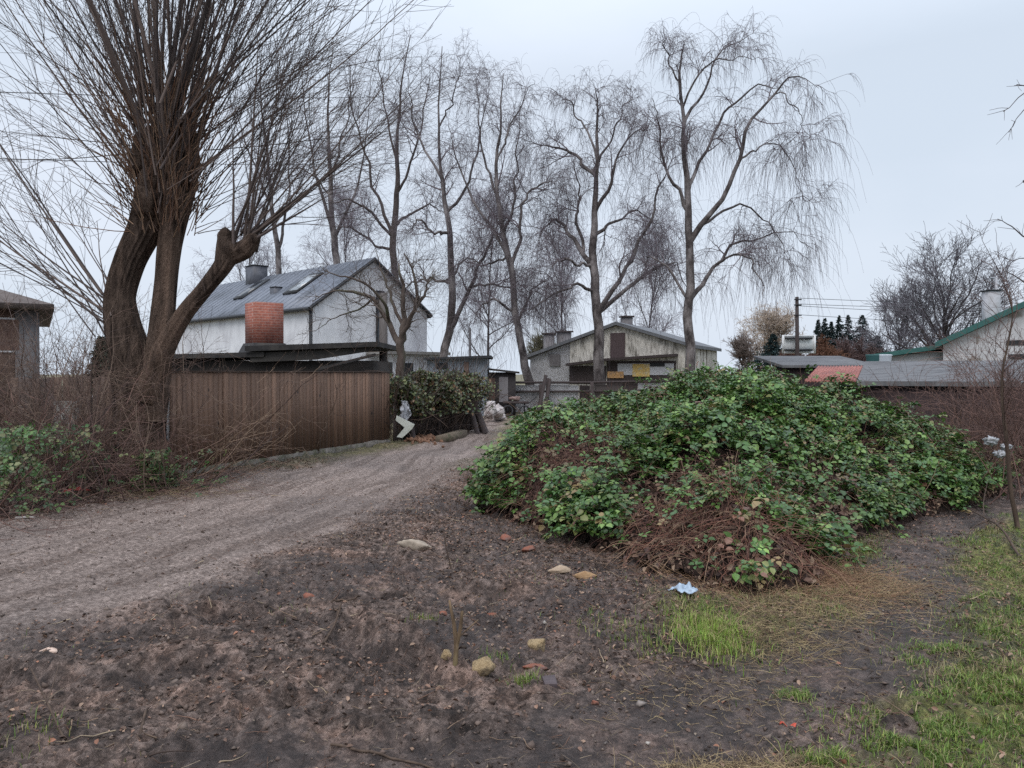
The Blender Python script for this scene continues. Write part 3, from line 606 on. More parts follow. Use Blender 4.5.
mb = MB(); board_run(mb, FA, FB, 1.66, 1.66, .115, .022, rng, [(.145, .082, .052), (.162, .093, .060), (.130, .074, .048)], base=.07); mb.build('boards', BOARD, f)
u = nrm(np.array([FB[0]-FA[0], FB[1]-FA[1], 0.])); R = np.array([[u[0], u[1], 0], [u[1], -u[0], 0], [0, 0, 1]]); LF = math.dist(FA, FB)
mb = MB(); mb.box((-.05, -.03, 1.665), (LF+.03, .03, 1.685), R, (*FA, 0)); mb.build('cap_rail', mat('cap_wood', (.05, .032, .025), (.09, .06, .045), 6, .8, (1, 1, 1)), f)
mb = MB()
for k in range(12): mb.box((k*LF/12, -.07+.02*rng.random(), -.12), ((k+1)*LF/12-.02, .05, .075+.02*rng.random()), R, (*FA, 0), jit=.010)
mb.build('footing', mat('footing_concrete', (.11, .095, .08), (.24, .215, .19), 14, .9, (1, 1, 1), .8, .02, (.08, .08, .045), 4), f)
for k in range(4):
    mb = MB(); s = .1+k*(LF-.2)/3; mb.box((s-.045, -.13, -.05), (s+.045, -.035, 1.62), R, (*FA, 0)); mb.build('post', BOARD, f)
f = thing('board_fence', 'older dark board fence behind the pollard willow trunk', 'fence', (-8.2, 13.0, 0)); mb = MB()
board_run(mb, (-8.3, 12.9), (-5.5, 12.65), 1.55, 1.66, .13, .022, rng, [(.085, .055, .042), (.07, .048, .04), (.11, .07, .05)], base=.02, jit=.02, lean=.008); mb.build('boards', BOARD, f)
mb = MB(); mb.box((-8.3, 13.0, 1.2), (-5.5, 13.05, 1.28)); mb.box((-8.3, 13.0, .4), (-5.5, 13.05, .48)); mb.build('rail', BOARD, f)
CONC = mat('grey_concrete', (.20, .20, .19), (.33, .32, .31), 12, .9, (1, 1, 1), .5, .01, (.14, .14, .12), 3)
X0 = at(66, 400, 11.9); mb = MB(); mb.box((-.17, -.05, -.1), (.17, .05, 1.22), None, (X0[0], 11.9, 0), jit=.006); o = mb.build('concrete_slab', CONC, None, loc=(X0[0], 11.9, 0)); tag(o, 'grey upright concrete slab among brambles left of the willow', 'slab')

# ------------------------------------------------------------------ white gabled house
PLW = mat('white_render', (.60, .61, .64), (.74, .75, .78), 3, .85, (1, 1, .5), .2, .01, (.50, .50, .53), .8)
ZINC = mat('grey_sheet_roof', (.13, .145, .175), (.20, .215, .25), 2.5, .45, (1, 1, 1), .1, .01, (.10, .11, .13), .6, .3)
DARK = mat('dark_trim', (.018, .019, .022), (.035, .036, .04), 6, .6, bump=.1)
GLASS = mat('dark_glass', (.02, .024, .03), (.05, .058, .07), 2, .12, bump=0, spec=.8)
A0 = np.array([-9.18, 36.0, 0]); gdir = nrm(np.array([4.73, 4.8, 0])); ldir = nrm(np.array([-4.8, 4.73, 0])); W_ = 6.74; LN = 16.6; EV, RG = 4.72, 7.15; UP = np.array([0, 0, 1.])
hs = thing('gabled_house', 'white rendered house with steep grey metal roof behind the brown fence', 'house', A0)
mb = MB(); mb.prism([(0, -.2), (W_, -.2), (W_, EV), (W_/2, RG), (0, EV)], ldir*LN, A0, gdir, UP); mb.build('walls', PLW, hs)
mb = MB(); sl = np.array([W_/2+.18, RG-EV+.13]); 
for sgn in (1, -1):
    o0 = A0 + gdir*(W_/2) + UP*(RG+.05) - ldir*.12; dn = (gdir*-sgn*(W_/2+.22) - UP*(RG-EV+.16)); 
    V = [o0, o0+ldir*(LN+.24), o0+ldir*(LN+.24)+dn, o0+dn]; V2 = [v+UP*.12 for v in V]; mb.add(V+V2, [[0, 1, 2, 3], [7, 6, 5, 4], [0, 4, 5, 1], [1, 5, 6, 2], [2, 6, 7, 3], [3, 7, 4, 0]])
roof = mb.build('roof', ZINC, hs)
mb = MB()
for sgn in (1, -1):
    o0 = A0 + gdir*(W_/2) + UP*(RG+.17) - ldir*.12; dn = (gdir*-sgn*(W_/2+.22) - UP*(RG-EV+.16)); q = .0
    while q < LN: p = o0+ldir*q; mb.tube([p, p+dn], [.035, .035], 4); q += .62
mb.build('standing_seams', ZINC, roof)
mb = MB(); p0 = A0-gdir*.25+UP*(EV-.12)-ldir*.12; mb.tube([p0, p0+ldir*(LN+.2)], [.085, .085], 8); q = A0+gdir*(W_+.25)+UP*(EV-.12); mb.tube([q, q+ldir*LN], [.08, .08], 8)
for sgn in (1, -1):
    o0 = A0 + gdir*(W_/2) + UP*(RG+.06) - ldir*.15; dn = (gdir*-sgn*(W_/2+.24) - UP*(RG-EV+.17)); mb.tube([o0, o0+dn], [.07, .07], 4)
mb.build('gutter', DARK, hs)
mb = MB(); p = A0-gdir*.1+ldir*.05; mb.tube([p+UP*0, p+UP*(EV-.1)], [.07, .07], 8); mb.build('downpipe', DARK, hs)
def wall_rect(mb, O, U, px0, px1, py0, py1, out=.03, N=None, col=None):
    """rectangle on a vertical wall (origin O, direction U) that shows between these pixels"""
    def uo(px): k = (px-512)/F; return (k*O[1]-O[0])/(U[0]-k*U[1])
    u0, u1 = uo(px0), uo(px1); D = O[1]+U[1]*(u0+u1)/2; z1 = H+(HY-py0)/F*D; z0 = H+(HY-py1)/F*D
    N = np.array([U[1], -U[0], 0]) if N is None else N
    o = O*np.array([1, 1, 0])-N*.02; mb.prism([(u0, z0), (u1, z0), (u1, z1), (u0, z1)], N*(out+.02), o, U, UP, col); return u0, u1, z0, z1, D
mb = MB(); wall_rect(mb, A0, gdir, 376, 384, 291, 347, .05); wf_ = mb.build('window', DARK, hs); mb = MB(); wall_rect(mb, A0, gdir, 377, 383, 293, 318, .07); wall_rect(mb, A0, gdir, 377, 383, 321, 346, .07); mb.build('pane', GLASS, wf_)
nrm_roof = nrm(np.cross(ldir, -gdir*(W_/2)-UP*(RG-EV))); 
def on_roof(mb, s0, s1, t0, t1, hgt):
    o0 = A0+gdir*(W_/2)+UP*(RG+.17); dn = (-gdir*(W_/2+.22)-UP*(RG-EV+.16)); V = [o0+ldir*s+dn*t for s, t in ((s0, t0), (s1, t0), (s1, t1), (s0, t1))]; n_ = nrm(np.cross(V[1]-V[0], V[3]-V[0])); n_ = n_ if n_[2] > 0 else -n_
    V2 = [v+n_*hgt for v in V]; mb.add(V+V2, [[0, 1, 2, 3], [7, 6, 5, 4], [0, 4, 5, 1], [1, 5, 6, 2], [2, 6, 7, 3], [3, 7, 4, 0]])
mb = MB(); on_roof(mb, 3.2, 4.5, .22, .66, .10); sk = mb.build('skylight', DARK, hs); mb = MB(); on_roof(mb, 3.35, 4.35, .27, .61, .115); mb.build('pane', mat('sky_glass', (.25, .28, .3), (.3, .33, .36), 2, .08, bump=0, spec=1), sk)
mb = MB(); on_roof(mb, 9.2, 10.4, .15, .6, .10); sk = mb.build('skylight', DARK, hs); mb = MB(); on_roof(mb, 9.35, 10.25, .2, .55, .115); mb.build('pane', GLASS, sk)
CHM = mat('chimney_sheet', (.06, .065, .08), (.11, .115, .135), 4, .5, bump=.1)
for (px, py0, py1, s, hw, D) in ((257, 267, 280, 8.5, .60, 46.3), (276.5, 288, 296, 6.4, .30, 41.4)):
    p = at(px, py0, D); z1 = p[2]; z0 = H+(HY-py1)/F*D-.6; mb = MB(); Rr = np.array([[gdir[0], ldir[0], 0], [gdir[1], ldir[1], 0], [0, 0, 1]])
    mb.box((-hw*.7, -hw*.9, z0), (hw*.7, hw*.9, z1), Rr, (p[0], p[1], 0)); cp = mb.build('chimney', CHM, hs); mb = MB(); mb.box((-hw*.76, -hw*.96, z1+.003), (hw*.76, hw*.96, z1+.05), Rr, (p[0], p[1], 0)); mb.build('cap', DARK, cp)
# porch ledge and lower annexe at the gable
mb = MB(); O = A0+gdir*3.6-ldir*1.3; mb.prism([(0, -.1), (3.2, -.1), (3.2, 2.55), (0, 2.55)], ldir*1.29, O, gdir, UP); mb.build('annexe', PLW, hs)
mb = MB(); O2 = A0+gdir*2.9-ldir*1.7; mb.prism([(0, 2.56), (4.0, 2.56), (4.0, 2.70), (0, 2.70)], ldir*1.68, O2, gdir, UP); mb.build('annexe_roof', mat('slab_grey', (.20, .19, .18), (.28, .27, .26), 6, .9), hs)
mb = MB(); wall_rect(mb, O, gdir, 403, 413, 363, 380, .03); mb.build('window', DARK, hs)

# low tarred shed with brick chimney
TAR = mat('tar_felt', (.018, .017, .018), (.04, .038, .038), 6, .8, (1, 1, 1), .4, .02, (.055, .05, .045), 1.2)
BRD = mat('blackened_board', (.022, .020, .019), (.045, .038, .034), 8, .85, (5, 5, .5), .5, .01)
sh = thing('tarred_shed', 'low black tarred shed behind the brown fence', 'shed', (-7, 22, 0)); mb = MB()
mb.box((-10.4, 22, 0), (-3.9, 25.5, 2.0)); mb.build('walls', BRD, sh)
mb = MB(); mb.prism([(-10.8, 2.02), (-6.9, 2.10), (-6.9, 2.24), (-10.8, 2.14)], (0, 4, 0), (0, 21.7, 0)); mb.prism([(-7.4, 2.25), (-3.72, 2.38), (-3.72, 2.52), (-7.4, 2.40)], (0, 4.2, 0), (0, 21.6, 0)); mb.build('roof', TAR, sh)
mb = MB(); mb.prism([(-7.3, 1.95), (-5.5, 2.02), (-3.8, 2.28), (-3.8, 2.36), (-7.3, 2.2)], (0, .05, 0), (0, 21.75, 0)); mb.prism([(-5.4, 1.72), (-3.8, 2.12), (-3.8, 2.2), (-5.4, 1.8)], (0, .05, 0), (0, 21.68, 0)); mb.build('fascia', TAR, sh)
m, t, b = _nodes('red_brickwork'); tcn = t.nodes.new('ShaderNodeTexCoord'); br = t.nodes.new('ShaderNodeTexBrick'); br.inputs['Scale'].default_value = 1; br.inputs['Brick Width'].default_value = .25; br.inputs['Row Height'].default_value = .078; br.inputs['Mortar Size'].default_value = .008
sx = t.nodes.new('ShaderNodeSeparateXYZ'); t.links.new(tcn.outputs['Object'], sx.inputs[0]); ad = t.nodes.new('ShaderNodeMath'); ad.operation = 'ADD'; t.links.new(sx.outputs[0], ad.inputs[0]); t.links.new(sx.outputs[1], ad.inputs[1])
cb = t.nodes.new('ShaderNodeCombineXYZ'); t.links.new(ad.outputs[0], cb.inputs[0]); t.links.new(sx.outputs[2], cb.inputs[1]); t.links.new(cb.outputs[0], br.inputs['Vector'])
br.inputs['Color1'].default_value = (.30, .085, .055, 1); br.inputs['Color2'].default_value = (.20, .055, .04, 1); br.inputs['Mortar'].default_value = (.34, .27, .24, 1)
nb = _noise(t, 9, 4, .7); cc = _mixc(t, .5, br.outputs['Color'], _ramp(t, nb.outputs['Fac'], [(.3, (.14, .05, .04)), (.7, (.46, .17, .11))])); t.links.new(cc, b.inputs['Base Color']); b.inputs['Roughness'].default_value = .9; BRICK = m
cx = at(264.5, 303, 23)[0]; R45 = rotz(radians(38)); ch = thing('brick_chimney', 'square red brick chimney standing on the black shed roof', 'chimney', (cx, 23, 2.2))
mb = MB(); mb.box((-.42, -.42, 2.45), (.42, .42, 3.70), R45, (cx, 23, 0)); mb.build('stack', BRICK, ch)
mb = MB(); P4 = lambda s, z: [np.array([cx, 23, 0])+R45 @ np.array([a*s, b_*s, z]) for a, b_ in ((-1, -1), (1, -1), (1, 1), (-1, 1))]
q = P4(.62, 2.15)+P4(.46, 2.52); mb.add(q, [[0, 1, 5, 4], [1, 2, 6, 5], [2, 3, 7, 6], [3, 0, 4, 7], [4, 5, 6, 7]]); mb.build('base_flashing', TAR, ch)
# weathered post at the corner of the black shed
mb = MB(); p = at(371.5, 286, 23.5); mb.box((-.12, -.1, 0), (.12, .1, p[2]), None, (p[0], 23.5+2.2, 0)); 
o = mb.build('timber_post', mat('grey_timber', (.08, .07, .065), (.14, .125, .12), 8, .9, (5, 5, .5)), None, loc=(p[0], 25.7, 0)); tag(o, 'weathered square post in front of the white gable', 'post')

# bluish corrugated shed
def corr(name, c1, c2, c3, scale=38, axis='x', rough=.6):
    m, t, b = _nodes(name); n = _noise(t, 4, 5, .65, (1, 1, .5)); c = _ramp(t, n.outputs['Fac'], [(.3, c1), (.65, c2)])
    n2 = _noise(t, 1.3, 4, .6); f_ = t.nodes.new('ShaderNodeMapRange'); f_.inputs[1].default_value = .5; f_.inputs[2].default_value = .68; t.links.new(n2.outputs['Fac'], f_.inputs[0]); c = _mixc(t, f_.outputs[0], c, c3)
    t.links.new(c, b.inputs['Base Color']); b.inputs['Roughness'].default_value = rough
    w = t.nodes.new('ShaderNodeTexWave'); w.inputs['Scale'].default_value = scale/10; w.bands_direction = axis.upper(); cd = t.nodes.new('ShaderNodeTexCoord'); t.links.new(cd.outputs['Object'], w.inputs['Vector']); _bump(t, b, w.outputs['Fac'], .9, .04); return m
BLUEC = corr('blue_grey_sheet', (.20, .23, .27), (.29, .32, .36), (.15, .16, .18))
s2 = thing('corrugated_shed', 'blue-grey corrugated sheet shed right of the white house', 'shed', (-2, 30, 0))
mb = MB(); a_ = at(427, 360, 30); c_ = at(486, 358, 30); mb.prism([(a_[0], 0), (c_[0], 0), (c_[0]+.05, c_[2]), (a_[0], a_[2])], (0, 3, 0), (0, 30, 0)); mb.build('walls', BLUEC, s2)
mb = MB(); mb.prism([(a_[0]-.1, a_[2]), (c_[0]+.2, c_[2]), (c_[0]+.2, c_[2]+.10), (a_[0]-.1, a_[2]+.08)], (0, 3.3, 0), (0, 29.75, 0)); mb.build('roof', DARK, s2)
mb = MB(); O = np.array([0, 30., 0]); wall_rect(mb, O, np.array([1., 0, 0]), 436, 448, 363, 369, .02); mb.build('window', DARK, s2)
mb = MB(); wall_rect(mb, O, np.array([1., 0, 0]), 464, 469, 362, 380, .02); mb.build('torn_panel', mat('rusty', (.14, .08, .06), (.2, .15, .13), 8), s2)
mb = MB(); p = at(470, 328, 34); mb.tube([(p[0], 34, 0), (p[0], 34, p[2])], [.06, .05], 8); o = mb.build('thin_pole', mat('pole_grey', (.09, .085, .09), (.13, .125, .13), 5), None, True, loc=(p[0], 34, 0)); tag(o, 'thin bare pole behind the corrugated shed', 'pole')
# dark wooden lean-to
s3 = thing('dark_shed', 'small dark wooden shed with pale door between hedge and grey fence', 'shed', (-.4, 31, 0))
mb = MB(); mb.box((-1.1, 31, 0), (.15, 33, 1.68)); mb.build('walls', mat('dark_wood', (.03, .026, .028), (.065, .056, .055), 7, .9, (6, 6, .5)), s3)
mb = MB(); mb.prism([(-1.25, 1.80), (.3, 1.62), (.3, 1.70), (-1.25, 1.88)], (0, 2.5, 0), (0, 30.8, 0)); mb.build('roof', TAR, s3)
mb = MB(); O = np.array([0, 31., 0]); wall_rect(mb, O, np.array([1., 0, 0]), 499, 508, 377, 402, .03); mb.build('door', mat('door_grey', (.17, .155, .16), (.25, .235, .24), 7, .9, (6, 6, .5)), s3)
mb = MB(); wall_rect(mb, O, np.array([1., 0, 0]), 489, 495, 378, 400, .02); mb.build('boarding', mat('brown_wood', (.10, .06, .05), (.16, .1, .08), 7, .9, (6, 6, .5)), s3)

# ------------------------------------------------------------------ old barn-like shed with long gable
ba = np.array([9.7, 42.0, 0]); bu = nrm(np.array([-6, 2.9, 0.])); bv_ = nrm(np.array([2.9, 6.0, 0])); LB = 9.6; PK = 4.22
def bz(u): return 3.02+1.30*(u/PK) if u <= PK else 4.32-1.78*((u-PK)/(LB-PK))
FLK = mat('flaking_paint', (.36, .34, .305), (.74, .70, .63), 7, .85, (1.5, 1.5, .35), .6, .02, (.17, .155, .13), 2.6)
GRYB = corr('grey_cladding', (.44, .43, .44), (.56, .55, .56), (.34, .33, .34), 60)
bn = thing('old_barn', 'weathered cream and grey barn with low gable behind the birches', 'barn', ba)
mb = MB(); mb.prism([(0, -.6), (7.05, -.6), (7.05, bz(7.05)), (PK, bz(PK)), (0, bz(0))], bv_*6.6, ba, bu, UP); mb.build('walls', FLK, bn)
mb = MB(); mb.prism([(7.06, -.6), (LB, -.6), (LB, bz(LB)), (7.06, bz(7.06))], bv_*6.5, ba+bv_*.05, bu, UP); mb.build('grey_extension', GRYB, bn)
mb = MB(); e = .28
for (u0, u1) in ((-.22, PK), (PK, LB+.35)):
    z0 = bz(0)-.07 if u0 < 0 else bz(PK); z1 = bz(PK) if u1 == PK else bz(LB)-.11
    if u0 < 0: z0 = bz(0)-.07
    mb.prism([(u0, z0+.02), (u1, z1+.02), (u1, z1+.20), (u0, z0+.20)], bv_*7.3, ba-bv_*e, bu, UP)
mb.build('roof', mat('barn_roof', (.10, .105, .115), (.17, .175, .185), 4, .8, (1, 1, 1), .3, .02), bn)
def brect(px0, px1, py0, py1, out, m, name, parent=bn, O=ba, U=bu, col=None):
    N = -bv_; mb = MB(); wall_rect(mb, O, U, px1, px0, py0, py1, out, N); return mb.build(name, m, parent)
OLDW = mat('old_dark_wood', (.035, .028, .028), (.08, .062, .06), 6, .9, (6, 6, .6), .5, .01)
brect(610.5, 625, 333, 359, .05, mat('hatch_wood', (.06, .042, .045), (.11, .08, .08), 6, .9, (8, 8, .5)), 'hatch_door')
brect(550, 560, 354, 366, .05, mat('vent_wood', (.10, .09, .095), (.16, .15, .15), 6), 'window')
brect(569.5, 606, 366, 384, .03, OLDW, 'dark_bay'); brect(607, 676, 361, 386, .03, OLDW, 'dark_bay')  # flat dark sheets draw the shade in the openings under the canopy
brect(618, 674, 363.5, 375, .07, mat('pale_boards', (.42, .42, .44), (.55, .55, .57), 5, .85, (6, 6, .5), .3, .01), 'pale_panel')
brect(633, 650, 364, 376.5, .10, mat('yellow_sheet', (.48, .32, .10), (.66, .46, .16), 9, .7, c3=(.50, .44, .30), big=5), 'yellow_panel')
brect(608, 624, 371.5, 378, .10, mat('orange_sheet', (.42, .23, .09), (.56, .34, .16), 9, .7, c3=(.30, .20, .13), big=5), 'orange_panel')
brect(650.5, 665, 363, 366.5, .09, DARK, 'slot_window')
mb = MB(); pl = []
for px, py in ((569, 366), (608, 361), (678, 356.5)):
    k = (px-512)/F; u_ = (k*ba[1]-ba[0])/(bu[0]-k*bu[1]); D = ba[1]+bu[1]*u_; pl.append((u_, H+(HY-py)/F*D))
mb.prism(pl+[(p[0], p[1]+.14) for p in pl[::-1]], -bv_*.55, ba, bu, UP); mb.build('canopy_edge', OLDW, bn)
mb = MB()                                                            # side wall has vertical loose boards
for k in range(26):
    s = k*.25; 
    if RNG.random() < .8: mb.prism([(s, RNG.uniform(.2, 1.0)), (s+.2, RNG.uniform(.2, 1.0)), (s+.2, 2.98), (s, 2.98)], np.array([bv_[1], -bv_[0], 0])*(.03+.02*RNG.random()), ba, bv_, UP)
mb.build('side_boards', FLK, bn)
for i, (px, py0, py1, D, w_) in enumerate(((626.5, 316, 330, 46, .26), (549, 333, 356, 52, .28), (564, 331, 352, 52, .36))):
    p = at(px, py0, D); z0 = H+(HY-py1)/F*D-.4
    if i == 0: c_ = bn; nm = 'chimney'
    else: c_ = thing('roof_chimney', ('narrow', 'wide')[i-1]+' capped chimney of a house hidden behind the left part of the barn roof', 'chimney', (p[0], D, 0), 'far chimneys behind the barn'); nm = 'stack'; z0 = 0
    mb = MB(); mb.box((-w_, -w_, z0), (w_, w_, p[2]-.12), rotz(.4), (p[0], D, 0)); mb.build(nm, mat('old_stack', (.14, .13, .14), (.22, .21, .21), 6, .9), c_)
    mb = MB(); mb.box((-w_*1.3, -w_*1.3, p[2]-.10), (w_*1.3, w_*1.3, p[2]), rotz(.4), (p[0], D, 0)); mb.build(nm+'_cap', OLDW, c_)

# grey panel fence in front of the barn
gf = thing('panel_fence', 'patched grey panel fence with missing sections in front of the barn', 'fence', (3, 33, 0)); SH = corr('grey_sheet', (.50, .49, .50), (.64, .63, .64), (.38, .37, .38), 70)
def fpan(x0, x1, y0, m, name, D=33, z0=-.6):
    a_ = at(x0, y0, D); c_ = at(x1, y0, D); mb = MB(); mb.prism([(a_[0], z0), (c_[0], z0), (c_[0], c_[2]-.02), (a_[0], a_[2])], (0, .05, 0), (0, D, 0)); return mb.build(name, m, gf)
fpan(513.5, 541, 385, SH, 'sheet_panel'); fpan(548.5, 578.5, 385, SH, 'sheet_panel'); fpan(638, 666, 383, SH, 'sheet_panel')
BRW = mat('brown_panel', (.07, .058, .055), (.12, .10, .095), 6, .9, (6, 6, .5)); fpan(595, 622, 384.5, BRW, 'board_gap_panel'); fpan(622.5, 637.5, 383, OLDW, 'board_gap_panel'); fpan(579.5, 590, 385, OLDW, 'board_gap_panel', 33.1)  # last sheet, set back, draws the gap's shade; the others are boards
for py, w_ in ((382.5, .05), (391.5, .045)):
    mb = MB(); a_ = at(513, py, 32.9); c_ = at(668, py-1.5, 32.9); mb.tube([a_, (a_+c_)/2-UP*.03, c_], [w_, w_, w_*.8], 6); mb.build('rail', OLDW, gf, True)
for px, top, ln in ((541, 384, 0), (547.5, 378, 0), (592, 382, 0), (666.5, 380, 0)):
    p = at(px, top, 32.8); mb = MB(); mb.box((-.07, -.05, -.6), (.07, .05, p[2]), None, (p[0], 32.8, 0)); mb.build('post', OLDW, gf)
for k, (x0, y0, x1, y1) in enumerate(((538, 414, 546, 375), (544, 416, 550, 379))):
    mb = MB(); mb.tube([at(x0, y0, 32.3), at(x1, y1, 32.5)], [.09, .07], 6); o = mb.build('leaning_pole', OLDW, None, True); tag(o, ('darker', 'shorter')[k]+' rough pole leaning on the grey panel fence', 'pole', 'poles leaning on the grey fence')

# ------------------------------------------------------------------ hedge with ruined fence, rubbish along the lane
rng = np.random.default_rng(33)
HA, HB = np.array([-2.85, 18.7]), np.array([-1.05, 22.1])
of = thing('ruined_fence', 'rotten dark plank fence half buried under the hedge', 'fence', (*HA, 0)); mb = MB()
board_run(mb, HA, HB, 1.05, 1.0, .2, .03, rng, [(.06, .045, .042), (.085, .065, .06), (.045, .035, .034)], gap=.03, jit=.12, lean=.06); mb.build('boards', BOARD, of)
for s, ln in ((.15, .10), (.55, -.15), (.95, .2)):
    p = HA+(HB-HA)*s; mb = MB(); mb.tube([(p[0]+ln+.1, p[1]-.25, 0), (p[0]-.05, p[1]-.1, 1.35)], [.06, .05], 7); mb.build('post', OLDW, of, True)
for k, (s, l) in enumerate(((.93, 'blackened board slumping off the far end of the hedge'), (.87, 'narrow rotten board leaning near the far end of the hedge'))):
    p = HA+(HB-HA)*s; mb = MB(); mb.tube([(p[0]+.45-.1*k, p[1]-.55, 0), (p[0]+.02, p[1]-.35, 1.15)], [.10-.03*k, .07], 5); o = mb.build('leaning_board', OLDW, None, True); tag(o, l, 'board')
hd = thing('hedge', 'rusty green overgrown hedge of ivy on top of the rotten plank fence', 'hedge', (*HA, 0))
n = 13000; s = rng.random(n); base = HA[None]+(HB-HA)[None]*s[:, None]; perp = nrm(np.array([[HB[1]-HA[1], -(HB[0]-HA[0])]]))[0]
tp = 1.64+.95*fbm(s*6, s*0, 3)+.25*fbm(s*30, s*0+3, 2); q = rng.normal(0, .34, n)*(1+fbm(s*9+5, s*0, 2)); zz = tp-rng.gamma(1.3, .26, n)-.35*q**2; zz = np.maximum(zz, .62+.5*rng.random(n)**2)
P = np.stack([base[:, 0]+perp[0]*q, base[:, 1]+perp[1]*q, zz], -1); ok = rng.random(n) < .35+1.2*sst(-.12, .1, fbm3(*(P*2.5).T+20, 3)); P = P[ok]
V, Fq, k = leafset(P, rng.normal(0, .6, P.shape)+np.array([.2, -.5, .7]), rng.uniform(.05, .10, len(P)), .8, rng, .3)
mb = MB(); mb.add(V, Fq, np.repeat(pick(rng, len(P), [(.05, .07, .03), (.085, .105, .035), (.13, .13, .05), (.16, .095, .05), (.05, .05, .03)], [.3, .25, .15, .14, .16], .25), k, 0)); mb.build('foliage', LEAF, hd)
n = 520; s = rng.random(n); b2 = HA[None]+(HB-HA)[None]*s[:, None]; P0 = np.stack([b2[:, 0]+rng.normal(0, .15, n), b2[:, 1]+rng.normal(0, .15, n), rng.uniform(0, 1, n)], -1); P = grow(P0, rng.normal(0, .4, (n, 3))+np.array([.1, -.2, 1]), rng.uniform(.5, 1.75, n), 6, .16, -.02, rng)
V, Fq = tubes(P, taper(n, 6, .010, .004), 4); mb = MB(); mb.add(V, Fq, np.repeat(pick(rng, n, [(.06, .045, .04), (.10, .07, .055)]), 28, 0)); mb.build('stems', BRANCHY, hd)
# white arrow shaped board
WB = mat('white_board', (.50, .52, .47), (.62, .64, .58), 5, .6, bump=.1, c3=(.42, .44, .38), big=3)
p = lambda a, b_: (at(a, b_, 17.9)[0], at(a, b_, 17.9)[2]); mb = MB(); mb.prism([p(396.5, 415.5), p(414.5, 424.5), p(412, 429), p(402, 438), p(396.5, 437), p(404.5, 427.5), p(395.5, 420.5)], (0, .03, 0), (0, 17.9, 0))
o = mb.build('arrow_board', WB, None, loc=(at(404, 438, 17.9)[0], 17.9, 0)); tag(o, 'bent white board shaped like an arrowhead between fence and hedge', 'board')
WS = mat('grey_white_sheet', (.30, .31, .34), (.46, .47, .50), 6, .6, bump=.5, bdist=.03, c3=(.16, .17, .19), big=5)
mb = MB(); P_ = []; uu, vv = np.meshgrid(np.linspace(0, 1, 12), np.linspace(0, 1, 16)); a_ = at(399, 421, 18.4); 
V = np.stack([a_[0]+.02+uu*.24*(1-.5*np.abs(vv-.4))+.06*fbm(vv*5, uu*5, 3)*2+.04*vv, a_[1]+.22*fbm(uu*4, vv*4, 3), a_[2]+.02+vv*.46+.10*fbm(uu*6, vv*2+5, 3)], -1).reshape(-1, 3); ix = np.arange(uu.size).reshape(uu.shape)
mb.add(V, np.stack([ix[:-1, :-1], ix[:-1, 1:], ix[1:, 1:], ix[1:, :-1]], -1).reshape(-1, 4)); o = mb.build('torn_sheet', WS, None, True, loc=a_); o.modifiers.new('solid', 'SOLIDIFY').thickness = .01; tag(o, 'torn grey-white plastic sheet hanging above the arrow shaped board', 'sheet')
mb = MB(); X0, Y0 = gpt(439, 443); X1, Y1 = gpt(464, 436); d_ = nrm(np.array([X1-X0, Y1-Y0, 0.])); Rp = np.array([[d_[0], -d_[1], 0], [d_[1], d_[0], 0], [0, 0, 1]])
mb.box((0, -.10, float(gz(X0, Y0))-.05), (math.dist((X0, Y0), (X1, Y1)), .10, float(gz(X0, Y0))+.15), Rp, (X0, Y0, 0), jit=.008); o = mb.build('timber_beam', mat('old_beam', (.10, .078, .058), (.19, .15, .11), 7, .9, (1, 1, 3), .5, .01, (.07, .07, .04), 3), None, loc=(X0, Y0, 0)); tag(o, 'squared old timber beam lying beside the lane under the hedge', 'beam')
mb = MB()
for k in range(170):
    a_, b_ = gpt(426+rng.normal(0, 7), 439+abs(rng.normal(0, 2))); V, Fq = blob((a_, b_+rng.normal(0, .25), .01+.07*rng.random()), rng.uniform(.02, .07), k, .5, 8, 6, cut=True); mb.add(V, Fq)
o = mb.build('brick_rubble', mat('rubble', (.14, .075, .048), (.25, .14, .09), 15, .9), None); tag(o, 'low heap of orange-brown rubble under the hedge', 'rubble', kind='stuff')
# heap of white sacks and dark cart load at the lane's end
SACK = mat('pale_sack', (.38, .34, .33), (.58, .54, .53), 7, .75, bump=.7, bdist=.04, c3=(.20, .15, .14), big=6)
for k, (px, py, rx, rz, lab) in enumerate(((490, 412, .20, .26, 'pale sack at the bottom left of the rubbish heap by the lane'), (497, 411, .24, .22, 'pale sack at the bottom right of the rubbish heap by the lane'), (490, 406, .2, .16, 'pale sack on top of the rubbish heap by the lane'), (500, 417, .22, .14, 'flattened white sack in front of the rubbish heap'))):
    p = at(px, py, 26+.3*k); mb = MB(); V, Fq = blob(p, (rx, .25, rz), 40+k, .45, 20, 14, fr=2.4); V[:, 2] = np.maximum(V[:, 2], 0.0); mb.add(V, Fq); o = mb.build('rubbish_sack', SACK, None, True, loc=(p[0], p[1], 0)); tag(o, lab, 'sack', 'sacks heaped by the lane')
ct = thing('hand_cart', 'low dark flat cart loaded with junk in front of the grey fence', 'cart', (.2, 30, 0)); D = 30
pc = at(516, 414, D); mb = MB(); mb.box((-.5, -.35, .48), (.5, .35, .56), None, (pc[0], D, 0)); mb.build('deck', OLDW, ct)
for sx_ in (-.32, .32):
    mb = MB(); an = np.linspace(0, 2*pi, 17); mb.tube([(pc[0]+sx_+.19*cos(a), D-.38, .21+.19*sin(a)) for a in an], .035, 6); mb.tube([(pc[0]+sx_, D-.38, .21), (pc[0]+sx_, D+.38, .21)], .03, 6); mb.tube([(pc[0]+sx_, D-.2, .21), (pc[0]+sx_, D-.2, .5)], .03, 6); mb.build('wheel', DARK, ct, True)
